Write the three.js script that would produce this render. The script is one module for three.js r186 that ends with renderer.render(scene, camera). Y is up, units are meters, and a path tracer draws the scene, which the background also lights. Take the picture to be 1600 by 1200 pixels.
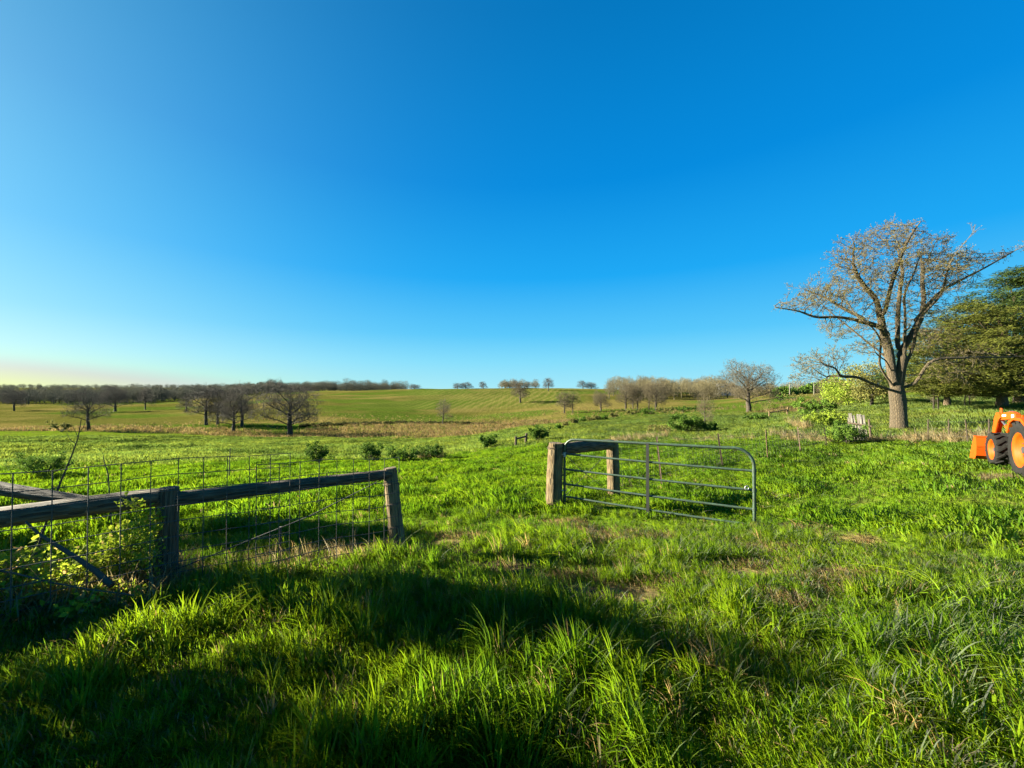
import * as THREE from 'three';
import { mergeGeometries } from 'three/addons/utils/BufferGeometryUtils.js';

// ---------------------------------------------------------------- camera, sky, sun, exposure
const scene = new THREE.Scene();
const EYE = 2.3, FOCAL = 600, PITCH = Math.atan(8 / 600);          // level ultra-wide lens, eye 1.75 m above the ground under it
const camera = new THREE.PerspectiveCamera(90, 4 / 3, 0.1, 6000);
camera.position.set(0, EYE, 0);
camera.rotation.x = PITCH;
const renderer = new THREE.WebGLRenderer({ antialias: true });
renderer.toneMapping = THREE.LinearToneMapping;
const EXPOSURE = 6.0;                                               // exposed for the low sun on the grass
renderer.toneMappingExposure = EXPOSURE;
renderer.shadowMap.enabled = true;

const R = (a) => a * Math.PI / 180;
const SUN_AZ = R(75), SUN_EL = R(20);                                // to the left of the view, low evening sun
const sunDir = new THREE.Vector3(-Math.sin(SUN_AZ) * Math.cos(SUN_EL), Math.sin(SUN_EL), -Math.cos(SUN_AZ) * Math.cos(SUN_EL));
const sun = new THREE.DirectionalLight(new THREE.Color().setRGB(1, 0.92, 0.72), 5);
sun.position.copy(sunDir).multiplyScalar(300);
sun.castShadow = true;
sun.shadow.mapSize.set(4096, 4096);
Object.assign(sun.shadow.camera, { left: -60, right: 60, top: 60, bottom: -60, near: 1, far: 700 });
scene.add(sun, sun.target);

const lerp = (a, b, t) => a + (b - a) * t;
const clamp = (x, a = 0, b = 1) => Math.min(b, Math.max(a, x));
const smooth = (a, b, x) => { const t = clamp((x - a) / (b - a)); return t * t * (3 - 2 * t); };
{ // clear evening sky: deep blue overhead, pale at the horizon, warmer and lighter round the sun
  const W = 1024, H = 512, data = new Float32Array(W * H * 4);
  const ramp = [[0, .38, .82, .95], [4, .23, .73, .98], [8, .10, .58, .97], [16, .014, .40, .92], [28, .002, .262, .74], [45, .001, .185, .53], [90, .001, .12, .38]];
  const az0 = Math.atan2(sunDir.z, sunDir.x);
  for (let j = 0; j < H; j++) {
    const el = (j + .5) / H * 180 - 90, e = Math.max(el, 0);
    let k = 0; while (k < ramp.length - 2 && e > ramp[k + 1][0]) k++;
    const t = clamp((e - ramp[k][0]) / (ramp[k + 1][0] - ramp[k][0]));
    const base = [1, 2, 3].map((c) => lerp(ramp[k][c], ramp[k + 1][c], t));
    for (let i = 0; i < W; i++) {
      const az = ((i + .5) / W - .5) * 2 * Math.PI, ce = Math.cos(R(el)), dx = ce * Math.cos(az), dy = Math.sin(R(el)), dz = ce * Math.sin(az);
      const g = Math.acos(clamp(dx * sunDir.x + dy * sunDir.y + dz * sunDir.z, -1, 1)) * 180 / Math.PI;
      let da = Math.abs(az - az0); if (da > Math.PI) da = 2 * Math.PI - da; da *= 180 / Math.PI;
      const halo = Math.exp(-Math.pow(g / 34, 2)), low = Math.exp(-e / 7) * Math.exp(-Math.pow(da / 36, 2)), blue = Math.exp(-Math.pow(e / 2.6, 2)) * Math.exp(-Math.pow(da / 34, 2)), near = Math.exp(-g / 9);
      const o = (j * W + i) * 4;
      data[o] = (base[0] + .075 * halo + .74 * low + .8 * near) / EXPOSURE;
      data[o + 1] = (base[1] + .20 * halo + .30 * low + .7 * near) / EXPOSURE;
      data[o + 2] = (base[2] + .06 * halo - .76 * blue + .4 * near) / EXPOSURE;
      data[o + 3] = 1;
    }
  }
  const sky = new THREE.DataTexture(data, W, H, THREE.RGBAFormat, THREE.FloatType);
  sky.mapping = THREE.EquirectangularReflectionMapping; sky.magFilter = sky.minFilter = THREE.LinearFilter; sky.needsUpdate = true;
  scene.background = sky; scene.environment = sky;
}

// ---------------------------------------------------------------- helpers
function rng(seed) { let a = seed >>> 0; return () => { a = (a + 0x6D2B79F5) | 0; let t = Math.imul(a ^ (a >>> 15), 1 | a); t = (t + Math.imul(t ^ (t >>> 7), 61 | t)) ^ t; return ((t ^ (t >>> 14)) >>> 0) / 4294967296; }; }
const hash = (x, y) => { let h = Math.imul(x | 0, 374761393) + Math.imul(y | 0, 668265263); h = Math.imul(h ^ (h >>> 13), 1274126177); return ((h ^ (h >>> 16)) >>> 0) / 4294967296; };
function noise(x, y) { const i = Math.floor(x), j = Math.floor(y), a = x - i, b = y - j, u = a * a * (3 - 2 * a), v = b * b * (3 - 2 * b); return lerp(lerp(hash(i, j), hash(i + 1, j), u), lerp(hash(i, j + 1), hash(i + 1, j + 1), u), v); }
const fbm = (x, y, n = 4) => { let s = 0, a = .5, t = 0; for (let k = 0; k < n; k++) { s += a * noise(x, y); t += a; x = x * 2.03 + 17.3; y = y * 2.03 + 5.7; a *= .5; } return s / t; };
const V = (x, y, z) => new THREE.Vector3(x, y, z);
const rgb = (r, g, b) => new THREE.Color().setRGB(r, g, b);
const taken = new Set();
function numbered(name) { if (!taken.has(name)) { taken.add(name); return name; } let k = 1; while (taken.has(`${name}_${String(k).padStart(3, '0')}`)) k++; const n = `${name}_${String(k).padStart(3, '0')}`; taken.add(n); return n; }
function tag(o, label, category, group, kind) { o.userData.label = label; if (category) o.userData.category = category; if (group) o.userData.group = group; if (kind) o.userData.kind = kind; return o; }
function thing(name, label, category, pos, turn = 0, group) { const g = new THREE.Group(); g.name = numbered(name); if (pos) g.position.copy(pos); g.rotation.y = turn; tag(g, label, category, group); scene.add(g); return g; }
function part(name, geo, mat, parent) { const m = new THREE.Mesh(geo, mat); m.name = name; m.castShadow = m.receiveShadow = true; parent.add(m); return m; }
function subgroup(name, parent) { const g = new THREE.Group(); g.name = name; parent.add(g); return g; }
function stuff(name, geo, mat, list, label, category) { // list of {m: Matrix4, c: Color}
  const o = new THREE.InstancedMesh(geo, mat, list.length); o.name = numbered(name);
  list.forEach((e, i) => { o.setMatrixAt(i, e.m); o.setColorAt(i, e.c); });
  o.castShadow = o.receiveShadow = true; tag(o, label, category, null, 'stuff'); scene.add(o); return o;
}
const tmpO = new THREE.Object3D();
function mat4(x, y, z, ry, sx, sy, sz, rx = 0, rz = 0) { tmpO.position.set(x, y, z); tmpO.rotation.set(rx, ry, rz, 'YXZ'); tmpO.scale.set(sx, sy, sz); tmpO.updateMatrix(); return tmpO.matrix.clone(); }

class GB { // collects triangles of one mesh
  constructor() { this.p = []; this.n = []; this.t = []; this.i = []; this.c = null; }
  vert(p, n, u = 0, v = 0, c) { this.p.push(p.x, p.y, p.z); this.n.push(n.x, n.y, n.z); this.t.push(u, v); if (c) { (this.c ??= []).push(c[0], c[1], c[2]); } return this.p.length / 3 - 1; }
  geo() { const g = new THREE.BufferGeometry(); g.setAttribute('position', new THREE.Float32BufferAttribute(this.p, 3)); g.setAttribute('normal', new THREE.Float32BufferAttribute(this.n, 3)); g.setAttribute('uv', new THREE.Float32BufferAttribute(this.t, 2)); if (this.c) g.setAttribute('color', new THREE.Float32BufferAttribute(this.c, 3)); g.setIndex(this.i); return g; }
  tube(pts, rad, sides, cap = true, warp) {
    const n = pts.length; let T = pts[1].clone().sub(pts[0]).normalize(), N = Math.abs(T.y) < .9 ? V(0, 1, 0) : V(1, 0, 0); N.sub(T.clone().multiplyScalar(N.dot(T))).normalize();
    let len = 0; const rings = [];
    const reps = Math.max(1, Math.round(rad[0] * 6.28 / .6));
    for (let k = 0; k < n; k++) {
      const T2 = (k === 0 ? pts[1].clone().sub(pts[0]) : k === n - 1 ? pts[k].clone().sub(pts[k - 1]) : pts[k + 1].clone().sub(pts[k - 1])).normalize();
      N.sub(T2.clone().multiplyScalar(N.dot(T2))).normalize(); const B = T2.clone().cross(N);
      if (k) len += pts[k].distanceTo(pts[k - 1]);
      const ring = [];
      for (let s = 0; s <= sides; s++) {
        const a = s / sides * 2 * Math.PI, c = Math.cos(a), d = Math.sin(a), w = warp ? warp(k / (n - 1), s % sides, a, len) : 1;
        const dir = V(N.x * c + B.x * d, N.y * c + B.y * d, N.z * c + B.z * d);
        ring.push(this.vert(pts[k].clone().addScaledVector(dir, rad[k] * w), dir, s / sides * reps, len / .6));
      }
      rings.push(ring);
    }
    for (let k = 0; k < n - 1; k++) for (let s = 0; s < sides; s++) { const a = rings[k][s], b = rings[k][s + 1], c = rings[k + 1][s], d = rings[k + 1][s + 1]; this.i.push(a, b, c, b, d, c); }
    if (cap) for (const k of [0, n - 1]) {
      const dir = (k ? pts[k].clone().sub(pts[k - 1]) : pts[0].clone().sub(pts[1])).normalize(), mid = this.vert(pts[k], dir, .5, .5), q = [];
      for (let s = 0; s <= sides; s++) { const o = rings[k][s] * 3; q.push(this.vert(V(this.p[o], this.p[o + 1], this.p[o + 2]), dir, .5 + .3 * Math.cos(s), .5 + .3 * Math.sin(s))); }
      for (let s = 0; s < sides; s++) k ? this.i.push(mid, q[s], q[s + 1]) : this.i.push(mid, q[s + 1], q[s]);
    }
    return this;
  }
  leaf(p, dir, side, len, wid, c, fold = .25) { // a pointed leaf folded along its rib
    const n = dir.clone().cross(side).normalize(), m = p.clone().addScaledVector(dir, len * .5), tip = p.clone().addScaledVector(dir, len);
    const l = m.clone().addScaledVector(side, wid * .5).addScaledVector(n, wid * fold), r = m.clone().addScaledVector(side, -wid * .5).addScaledVector(n, wid * fold);
    const a = this.vert(p, n, 0, 0, c), b = this.vert(l, n, 0, 1, c), d = this.vert(tip, n, 1, 1, c), e = this.vert(r, n, 1, 0, c);
    this.i.push(a, d, b, a, e, d); return this;
  }
  box(cx, cy, cz, w, h, d) {
    const b = new THREE.BoxGeometry(w, h, d).translate(cx, cy, cz); return this.add(b);
  }
  add(g) { const o = this.p.length / 3, a = g.attributes; for (let k = 0; k < a.position.count; k++) this.vert(V(a.position.getX(k), a.position.getY(k), a.position.getZ(k)), V(a.normal.getX(k), a.normal.getY(k), a.normal.getZ(k)), a.uv ? a.uv.getX(k) : 0, a.uv ? a.uv.getY(k) : 0); const ix = g.index ? g.index.array : [...Array(a.position.count).keys()]; for (const k of ix) this.i.push(k + o); return this; }
}
function randDir(r) { const z = r() * 2 - 1, a = r() * 6.283, s = Math.sqrt(1 - z * z); return V(s * Math.cos(a), z, s * Math.sin(a)); }

function tex(size, fn, srgb = true, height = size) {
  const d = new Uint8Array(size * height * 4);
  for (let j = 0; j < height; j++) for (let i = 0; i < size; i++) { const c = fn(i / size, j / height), o = (j * size + i) * 4; if (Array.isArray(c)) { d[o] = c[0] * 255; d[o + 1] = c[1] * 255; d[o + 2] = c[2] * 255; } else d[o] = d[o + 1] = d[o + 2] = clamp(c) * 255; d[o + 3] = 255; }
  const t = new THREE.DataTexture(d, size, height); t.wrapS = t.wrapT = THREE.RepeatWrapping; t.magFilter = THREE.LinearFilter; t.minFilter = THREE.LinearMipmapLinearFilter; t.generateMipmaps = true; if (srgb) t.colorSpace = THREE.SRGBColorSpace; t.needsUpdate = true; return t;
}
const wrapN = (u, v, fx, fy) => { // tileable noise
  const x = u * fx, y = v * fy, i = Math.floor(x), j = Math.floor(y), a = x - i, b = y - j, s = a * a * (3 - 2 * a), t = b * b * (3 - 2 * b), m = (k, n) => ((k % n) + n) % n, h = (p, q) => hash(m(p, fx) + 31 * fx, m(q, fy) + 17 * fy);
  return lerp(lerp(h(i, j), h(i + 1, j), s), lerp(h(i, j + 1), h(i + 1, j + 1), s), t);
};
const barkH = (u, v) => { const w = wrapN(u, v, 8, 4) * .12, ridge = Math.abs(wrapN(u + w, v, 14, 5) * 2 - 1); return clamp(.15 + .9 * ridge * .6 + .3 * wrapN(u, v, 40, 30) + .15 * wrapN(u, v, 90, 90)); };
const barkBump = tex(256, barkH, false), barkMap = tex(256, (u, v) => { const h = barkH(u, v), l = .35 + .65 * h, m = wrapN(u, v, 6, 6); return [clamp(l), clamp(l * (.95 + .05 * m)), clamp(l * (.9 + .1 * m))]; });
const woodH = (u, v) => clamp(.5 + .35 * (wrapN(u, v, 60, 3) - .5) + .4 * (wrapN(u, v, 120, 6) - .5) - (wrapN(u, v, 16, 2) > .80 ? .5 : 0) - (wrapN(u, v, 34, 3) > .86 ? .3 : 0));
const woodBump = tex(256, woodH, false), woodMap = tex(256, (u, v) => { const h = woodH(u, v), p = wrapN(u, v, 5, 4), l = .3 + .55 * h + .15 * p; return [clamp(l), clamp(l * (.94 + .05 * p)), clamp(l * (.86 + .12 * p))]; });
const grainMap = tex(512, (u, v) => { const l = .62 + .2 * wrapN(u, v, 12, 12) + .22 * wrapN(u, v, 50, 50) + .2 * (wrapN(u, v, 180, 180) - .5); return [clamp(l), clamp(l), clamp(l * .96)]; });
const grainBump = tex(512, (u, v) => .5 * wrapN(u, v, 24, 24) + .5 * wrapN(u, v, 110, 110), false);
const paintMap = tex(256, (u, v) => { const a = wrapN(u, v, 9, 9) * .5 + wrapN(u, v, 30, 30) * .5, chip = wrapN(u, v, 60, 60) > .86 || wrapN(u, v, 23, 23) > .9, rust = wrapN(u, v, 12, 12) > .80 && wrapN(u, v, 50, 50) > .4, l = .68 + .35 * (a - .4); return rust ? [clamp(l * 1.0), clamp(l * .72), clamp(l * .62)] : chip ? [1, 1, 1] : [clamp(l), clamp(l), clamp(l)]; });
const mudMap = tex(256, (u, v) => { const m = smooth(.5, .72, wrapN(u, v, 7, 7) * .55 + wrapN(u, v, 28, 28) * .45), sp = wrapN(u, v, 90, 90) > .88 ? .35 : 0, k = clamp(m * .7 + sp), l = .9 + .1 * wrapN(u, v, 40, 40); return [lerp(1, .55, k) * l, lerp(1, .95, k) * l, lerp(.8, 1, k) * l]; });
const wearMap = tex(256, (u, v) => { const s = wrapN(u, v, 10, 10) * .5 + wrapN(u, v, 44, 44) * .5; return clamp(.8 + .35 * (s - .5) + .12 * (wrapN(u, v, 120, 120) - .5)); });

const M = {};
const std = (o) => new THREE.MeshStandardMaterial({ roughness: .9, side: THREE.DoubleSide, ...o });
const leafy = (color, t = .4, o = {}) => new THREE.MeshPhysicalMaterial({ color, roughness: .95, transmission: t, thickness: 0, ior: 1.3, specularIntensity: .2, side: THREE.DoubleSide, ...o });
M.ground = new THREE.MeshPhysicalMaterial({ color: rgb(1, 1, 1), vertexColors: true, map: grainMap, bumpMap: grainBump, bumpScale: .05, roughness: 1, specularIntensity: 0 });
M.barkOak = std({ color: rgb(.185, .145, .085), map: barkMap, bumpMap: barkBump, bumpScale: .09 });
M.twigOak = std({ color: rgb(.085, .067, .034) });
M.bark = std({ color: rgb(.13, .107, .078), map: barkMap, bumpMap: barkBump, bumpScale: .09 });
M.twig = std({ color: rgb(.06, .05, .037) });
M.barkPine = std({ color: rgb(.28, .21, .125), map: barkMap, bumpMap: barkBump, bumpScale: .09 });
M.wood = std({ color: rgb(.42, .31, .155), map: woodMap, bumpMap: woodBump, bumpScale: .025 });
M.oldWood = std({ color: rgb(.25, .19, .125), map: woodMap, bumpMap: woodBump, bumpScale: .03 });
M.greyWood = std({ color: rgb(.46, .44, .38), map: woodMap, bumpMap: woodBump, bumpScale: .025 });
M.wire = std({ color: rgb(.05, .047, .043), roughness: .75 });
M.rust = std({ color: rgb(.14, .09, .058), map: wearMap, roughness: .85 });
M.gate = std({ color: rgb(.065, .115, .072), map: paintMap, roughness: .5 });
M.strap = std({ color: rgb(.035, .04, .036), map: paintMap, roughness: .6 });
M.galv = std({ color: rgb(.55, .55, .54), map: wearMap, roughness: .5, metalness: .5 });
M.orange = new THREE.MeshPhysicalMaterial({ color: rgb(.50, .062, .0015), map: mudMap, roughness: .6, specularIntensity: .35, side: THREE.DoubleSide });
M.rubber = new THREE.MeshPhysicalMaterial({ color: rgb(.017, .016, .014), map: wearMap, roughness: .85, specularIntensity: .4, side: THREE.DoubleSide });
M.steel = std({ color: rgb(.45, .45, .45), roughness: .3, metalness: .9 });
M.dark = std({ color: rgb(.03, .03, .032), roughness: .7 });
M.decal = std({ color: rgb(.8, .8, .78), roughness: .5 });
M.grass = leafy(rgb(1, 1, 1), .5, { specularIntensity: .12, roughness: .95, clearcoat: .18, clearcoatRoughness: .4 });
M.pasture = leafy(rgb(1, 1, 1), .5, { specularIntensity: .1, roughness: .97, vertexColors: true });
M.leafVine = leafy(rgb(1, 1, 1), .6, { vertexColors: true });
M.leafBush = leafy(rgb(1, 1, 1), .3, { vertexColors: true });
M.needle = leafy(rgb(1, 1, 1), .2, { vertexColors: true });

// ---------------------------------------------------------------- terrain: height along rays from where one stands, smooth between
const DEP = [0, 2.3, 4, 5, 7, 9.3, 14, 20, 26, 40, 60, 80, 100, 150, 200, 270, 350, 500, 900, 1600, 4000];
const COL = [
  [-1.35, [.55, .47, .32, .2, 0, -.3, -.9, -1.8, -2.6, -4.0, -5.6, -7.1, -8.5, -9.6, -9.8, -9.8, -9.0, -7, 0, 9, 10]],
  [-.95, [.55, .47, .32, .2, 0, -.3, -.9, -1.8, -2.6, -4.1, -5.9, -7.6, -9.0, -9.4, -9.4, -9.2, -8.6, -6, 0, 9, 10]],
  [-.58, [.55, .47, .33, .2, 0, -.3, -.9, -1.8, -2.6, -4.3, -6.2, -8.2, -9.7, -8.3, -6.0, -3.6, -1.8, 0, 2, 5, 5]],
  [-.17, [.55, .47, .35, .2, -.02, -.3, -.9, -1.7, -2.4, -3.8, -5.9, -7.6, -8.9, -10.8, -8.4, -3.1, 2.5, -1, -2, 0, 0]],
  [.17, [.55, .47, .35, .2, -.04, -.25, -.8, -1.2, -1.6, -2.4, -3.5, -4.6, -6.0, -7.2, -5.2, -1, 3.2, 1, 0, 0, 0]],
  [.5, [.55, .47, .36, .22, -.02, -.22, -.5, -.9, -1.3, -2.1, -2.8, -3.3, -3.9, -5.2, -4.0, -2, .5, 1, 0, 0, 0]],
  [.83, [.55, .48, .38, .28, .08, -.06, -.5, -.6, -.6, -.7, -.8, -.7, -.5, 0, 1, 1.6, 1.9, 2, 2, 0, 0]],
  [1.0, [.55, .49, .42, .36, .22, .12, -.15, -.4, -.47, 0, .55, .9, 1.2, 1.7, 2, 2.2, 2.3, 2.3, 2, 0, 0]],
  [1.35, [.55, .5, .47, .45, .42, .36, .15, .05, .2, .7, 1.1, 1.4, 1.6, 1.9, 2, 2.2, 2.3, 2.3, 2, 0, 0]]];
function slopes(x, y) { const n = x.length, m = [], d = []; for (let i = 0; i < n - 1; i++) d.push((y[i + 1] - y[i]) / (x[i + 1] - x[i])); for (let i = 0; i < n; i++) m.push(i === 0 ? d[0] : i === n - 1 ? d[n - 2] : d[i - 1] * d[i] <= 0 ? 0 : 2 * d[i - 1] * d[i] / (d[i - 1] + d[i])); return m; }
function hermite(x, y, m, k, t) { const h = x[k + 1] - x[k], s = clamp((t - x[k]) / h), a = s * s, b = a * s; return (2 * b - 3 * a + 1) * y[k] + (b - 2 * a + s) * h * m[k] + (3 * a - 2 * b) * y[k + 1] + (b - a) * h * m[k + 1]; }
for (const c of COL) { c[2] = slopes(DEP, c[1]); c[3] = Math.atan(c[0]); }
const ANG = COL.map((c) => c[3]);
function baseHeight(x, z) {
  const r = Math.hypot(x, z), th = Math.atan2(x, -z), a = clamp(th, ANG[0], ANG[8]);
  const d = Math.min(r * Math.cos(a), 3999); let k = 0; while (k < DEP.length - 2 && d > DEP[k + 1]) k++;
  const ys = COL.map((c) => hermite(DEP, c[1], c[2], k, d));
  let q = 0; while (q < 7 && a > ANG[q + 1]) q++;
  let h = hermite(ANG, ys, slopes(ANG, ys), q, a);
  const back = smooth(1.0, 2.6, Math.abs(th)); // behind the camera the yard goes on almost level
  return lerp(h, .5 + .02 * Math.min(r, 60), back);
}
function height(x, z) {
  const r = Math.hypot(x, z);
  let h = baseHeight(x, z);
  h += (fbm(x * 1.3, z * 1.3, 3) - .5) * .10 * (1 - smooth(20, 60, r)) + (fbm(x * .11 + 9, z * .11, 3) - .5) * (.5 * smooth(8, 40, r) + .6 * smooth(26, 45, r) * (1 - smooth(80, 120, r))) + (fbm(x * .02, z * .02 + 4, 3) - .5) * 2.2 * smooth(60, 240, r);
  return h;
}
const cp = Math.cos(PITCH), sp = Math.sin(PITCH);
function ray(px, py) { const x = (px - 800) / FOCAL, y = (600 - py) / FOCAL; return V(x, y * cp + sp, -cp + y * sp); } // z is about -1, so a multiple is a depth
const at = (px, py, depth) => { const r = ray(px, py); return V(0, EYE, 0).addScaledVector(r, depth / -r.z); };
function ground(px, py, from = 1.2, to = 900) { // where the sight line meets the ground
  const r = ray(px, py); r.multiplyScalar(1 / -r.z); let t = from, last = from;
  while (t < to) { if (EYE + r.y * t < height(r.x * t, r.z * t)) { let a = last, b = t; for (let k = 0; k < 24; k++) { const m = (a + b) / 2; EYE + r.y * m < height(r.x * m, r.z * m) ? b = m : a = m; } t = (a + b) / 2; break; } last = t; t *= 1.01; }
  t = Math.min(t, to); return V(r.x * t, height(r.x * t, r.z * t), r.z * t);
}
const onGround = (x, z) => V(x, height(x, z), z);

// worn and dry patches near the gateway, [pixel x, y, radius m, kind]
const worn = [];
for (const [px, py, r, k] of [[690, 850, .30, 1], [725, 862, .28, 1], [760, 880, .26, 1], [800, 886, .3, 1], [815, 900, .25, 1], [880, 905, .28, 2], [905, 920, .2, 1], [965, 930, .3, 1], [990, 922, .22, 2], [930, 832, .35, 2], [960, 842, .3, 2], [880, 815, .3, 2], [1205, 858, .3, 2], [1190, 888, .28, 2], [1170, 893, .2, 1], [1315, 903, .3, 2], [1300, 893, .2, 1], [1225, 773, .35, 2], [1335, 843, .2, 2], [1030, 912, .2, 2], [1240, 945, .22, 2], [1255, 825, .28, 2], [1020, 840, .3, 2], [520, 868, .4, 2], [455, 880, .4, 2], [720, 840, .3, 2], [1552, 748, .5, 2], [1595, 750, .3, 2]]) { const g = ground(px, py); worn.push([g.x, g.z, r * 1.22, k]); }
function wear(x, z) { let dirt = 0, dry = 0; if (Math.hypot(x, z) > 20) return [0, 0]; const w = (fbm(x * 3.1, z * 3.1, 3) - .5) * .9; for (const [a, b, r, k] of worn) { const d = Math.hypot((x - a) * .75, (z - b) * 1.25) / r; if (d < 2) { const v = 1 - smooth(.55, 1.25, d + w); if (k === 1) dirt = Math.max(dirt, v); else dry = Math.max(dry, v); } } return [dirt, dry]; }
const poly = (xs, ys, x) => { if (x <= xs[0]) return ys[0]; for (let k = 0; k < xs.length - 1; k++) if (x < xs[k + 1]) return lerp(ys[k], ys[k + 1], (x - xs[k]) / (xs[k + 1] - xs[k])); return ys[ys.length - 1]; };
const pastureEnd = (u) => poly([-1.6, -1.3, -.8, -.58, -.3, -.1, .05, .17, .5, .75, .9, 1.1], [105, 100, 95, 90, 84, 78, 84, 88, 96, 62, 75, 120], u);
const tanEnd = (u) => poly([-1.6, -1.35, -.8, -.58, -.3, -.1, .05, .17, .3], [135, 130, 112, 101, 138, 142, 128, 95, 80], u);
function zone(x, z) { // [lush green, tan standing grass, hill pasture], adding up to one
  const d = Math.max(-z, .1), u = clamp(x / d, -1.7, 1.7), w = (fbm(x * .06, z * .06, 3) - .5) * 16;
  if (z > -5) return [1, 0, 0];
  const e = pastureEnd(u), g = 1 - smooth(e - 4, e + 4, d + w), far = smooth(tanEnd(u) - 6, tanEnd(u) + 6, d + w);
  return [g, (1 - g) * (1 - far), (1 - g) * far];
}
function groundColor(x, z) {
  const d = -z, u = clamp(x / Math.max(d, .1), -2, 2), n1 = fbm(x * .05 + 3, z * .05, 4), n2 = fbm(x * .35, z * .35, 3), [g, t, f] = zone(x, z);
  const mixc = (a, b, k) => [lerp(a[0], b[0], k), lerp(a[1], b[1], k), lerp(a[2], b[2], k)];
  const lush = mixc([.075, .135, .008], [.12, .17, .012], n1 * .6 + n2 * .4);
  const tan = mixc([.17, .125, .042], [.09, .088, .02], n1 * .5 + n2 * .5);
  let hill = mixc([.082, .082, .018], [.14, .115, .036], smooth(.35, .7, fbm(x * .03, z * .045, 4)));
  hill = mixc(hill, [.055, .092, .011], smooth(.52, .68, fbm(x * .018 + 7, z * .03 + 2, 3)) * .8);
  if (u < -.35 && d > 98 && d < 128) hill = mixc(hill, [.042, .085, .008], .8);
  if (u > .14 && u < .75 && d < 165) hill = mixc(hill, [.045, .085, .008], .75);
  if (u > -.32 && u < .22 && d > 185) { const s = (x + z * .22 + fbm(x * .04, z * .04, 2) * 7 + fbm(x * .2, z * .2, 2) * 1.5) / 5.2, st = smooth(.42, .75, Math.abs((s - Math.floor(s)) * 2 - 1)), where = smooth(190, 215, d) * (1 - smooth(320, 345, d)) * smooth(-.32, -.2, u) * (1 - smooth(.15, .22, u)); hill = mixc(hill, [.14, .135, .04], st * where * .6); hill = mixc(hill, [.06, .092, .013], (1 - st) * where * .6); }
  let c = [0, 1, 2].map((k) => lush[k] * g + tan[k] * t + hill[k] * f);
  c = mixc(c, [.10, .08, .035], .55 * smooth(.5, .68, fbm(x * 2.3 + 5, z * 2.3, 3)) * g); // thatch and soil showing between the tufts
  const [dirt, dry] = wear(x, z); c = mixc(c, [.06, .043, .027], dirt); c = mixc(c, [.17, .13, .055], dry * .8);
  if (u > .95 && d > 27 && d < 36 && u < 1.25) c = mixc(c, [.2, .16, .065], .7 * smooth(.4, .6, n2 + .1)); // bare lane beyond the oak
  return c;
}
{ // one sheet, finer near the fence and in view
  const az = []; for (let a = -Math.PI; a < -1.15; a += .05) az.push(a); for (let a = -1.15; a < 1.15; a += .0036) az.push(a); for (let a = 1.15; a < Math.PI; a += .05) az.push(a); az.push(Math.PI);
  const rad = [.05]; let r = .6; while (r < 4200) { rad.push(r); r *= r < 6 ? 1.028 : r < 60 ? 1.022 : r < 450 ? 1.014 : 1.06; }
  const P = new Float32Array(az.length * rad.length * 3), C = new Float32Array(P.length), U = new Float32Array(az.length * rad.length * 2), I = []; let o = 0;
  for (const rr of rad) for (const a of az) { const x = Math.sin(a) * rr, z = -Math.cos(a) * rr; P[o * 3] = x; P[o * 3 + 1] = height(x, z); P[o * 3 + 2] = z; const c = groundColor(x, z); for (let k = 0; k < 3; k++) C[o * 3 + k] = c[k] * 1.3; U[o * 2] = x / 5; U[o * 2 + 1] = z / 5; o++; }
  const w = az.length; for (let j = 0; j < rad.length - 1; j++) for (let i = 0; i < w - 1; i++) { const p = j * w + i; I.push(p, p + 1, p + w, p + 1, p + w + 1, p + w); }
  const g = new THREE.BufferGeometry(); g.setAttribute('position', new THREE.BufferAttribute(P, 3)); g.setAttribute('color', new THREE.BufferAttribute(C, 3)); g.setAttribute('uv', new THREE.BufferAttribute(U, 2)); g.setIndex(I); g.computeVertexNormals();
  const m = new THREE.Mesh(g, M.ground); m.name = 'terrain'; m.receiveShadow = m.castShadow = true; m.userData = { kind: 'structure', label: 'rolling green pasture running down to a valley and up a far hill', category: 'terrain' }; scene.add(m);
}

// ---------------------------------------------------------------- grass
function tuft(seed, blades, spread, hMin, hMax, width, bend, segs = 4, windBias = .25) {
  const r = rng(seed), b = new GB();
  for (let k = 0; k < blades; k++) {
    const a = r() * 6.283, q = Math.sqrt(r()) * spread, h = lerp(hMin, hMax, Math.pow(r(), .8)), out = a + (r() - .5) * 2.2, w = width * (.6 + .7 * r());
    const dir = V(Math.cos(out), 0, Math.sin(out)).multiplyScalar(.15 + .55 * r()).add(V(windBias, 0, .06)), side = V(-dir.z, 0, dir.x).normalize(), bd = bend * (.3 + 1.1 * r()), twist = (r() - .5) * 1.2;
    const p = V(Math.cos(a) * q, -.02, Math.sin(a) * q), tone = .75 + .5 * r(), warm = r(), c = [tone * (.9 + .35 * warm), tone, tone * (1.1 - .4 * warm)];
    let prev = null;
    for (let s = 0; s <= segs; s++) {
      const t = s / segs, reach = h * (t * .25 + bd * t * t), up = h * (t - .42 * bd * t * t * t), pos = p.clone().addScaledVector(dir, reach); pos.y += up;
      const tw = side.clone().applyAxisAngle(V(0, 1, 0), twist * t), ww = w * (s === segs ? 0 : (1 - .75 * t * t) * (s === 0 ? .7 : 1));
      const nrm = V(dir.x * .3 - 0, .35, dir.z * .3).cross(tw).normalize().cross(tw).multiplyScalar(-1).normalize();
      if (s === segs) { const e = b.vert(pos, nrm, .5, 1, c); b.i.push(prev[0], prev[1], e); }
      else { const l = b.vert(pos.clone().addScaledVector(tw, ww / 2), nrm, 0, t, c), e = b.vert(pos.clone().addScaledVector(tw, -ww / 2), nrm, 1, t, c); if (prev) b.i.push(prev[0], prev[1], l, prev[1], e, l); prev = [l, e]; }
    }
  }
  return b.geo();
}
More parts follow.
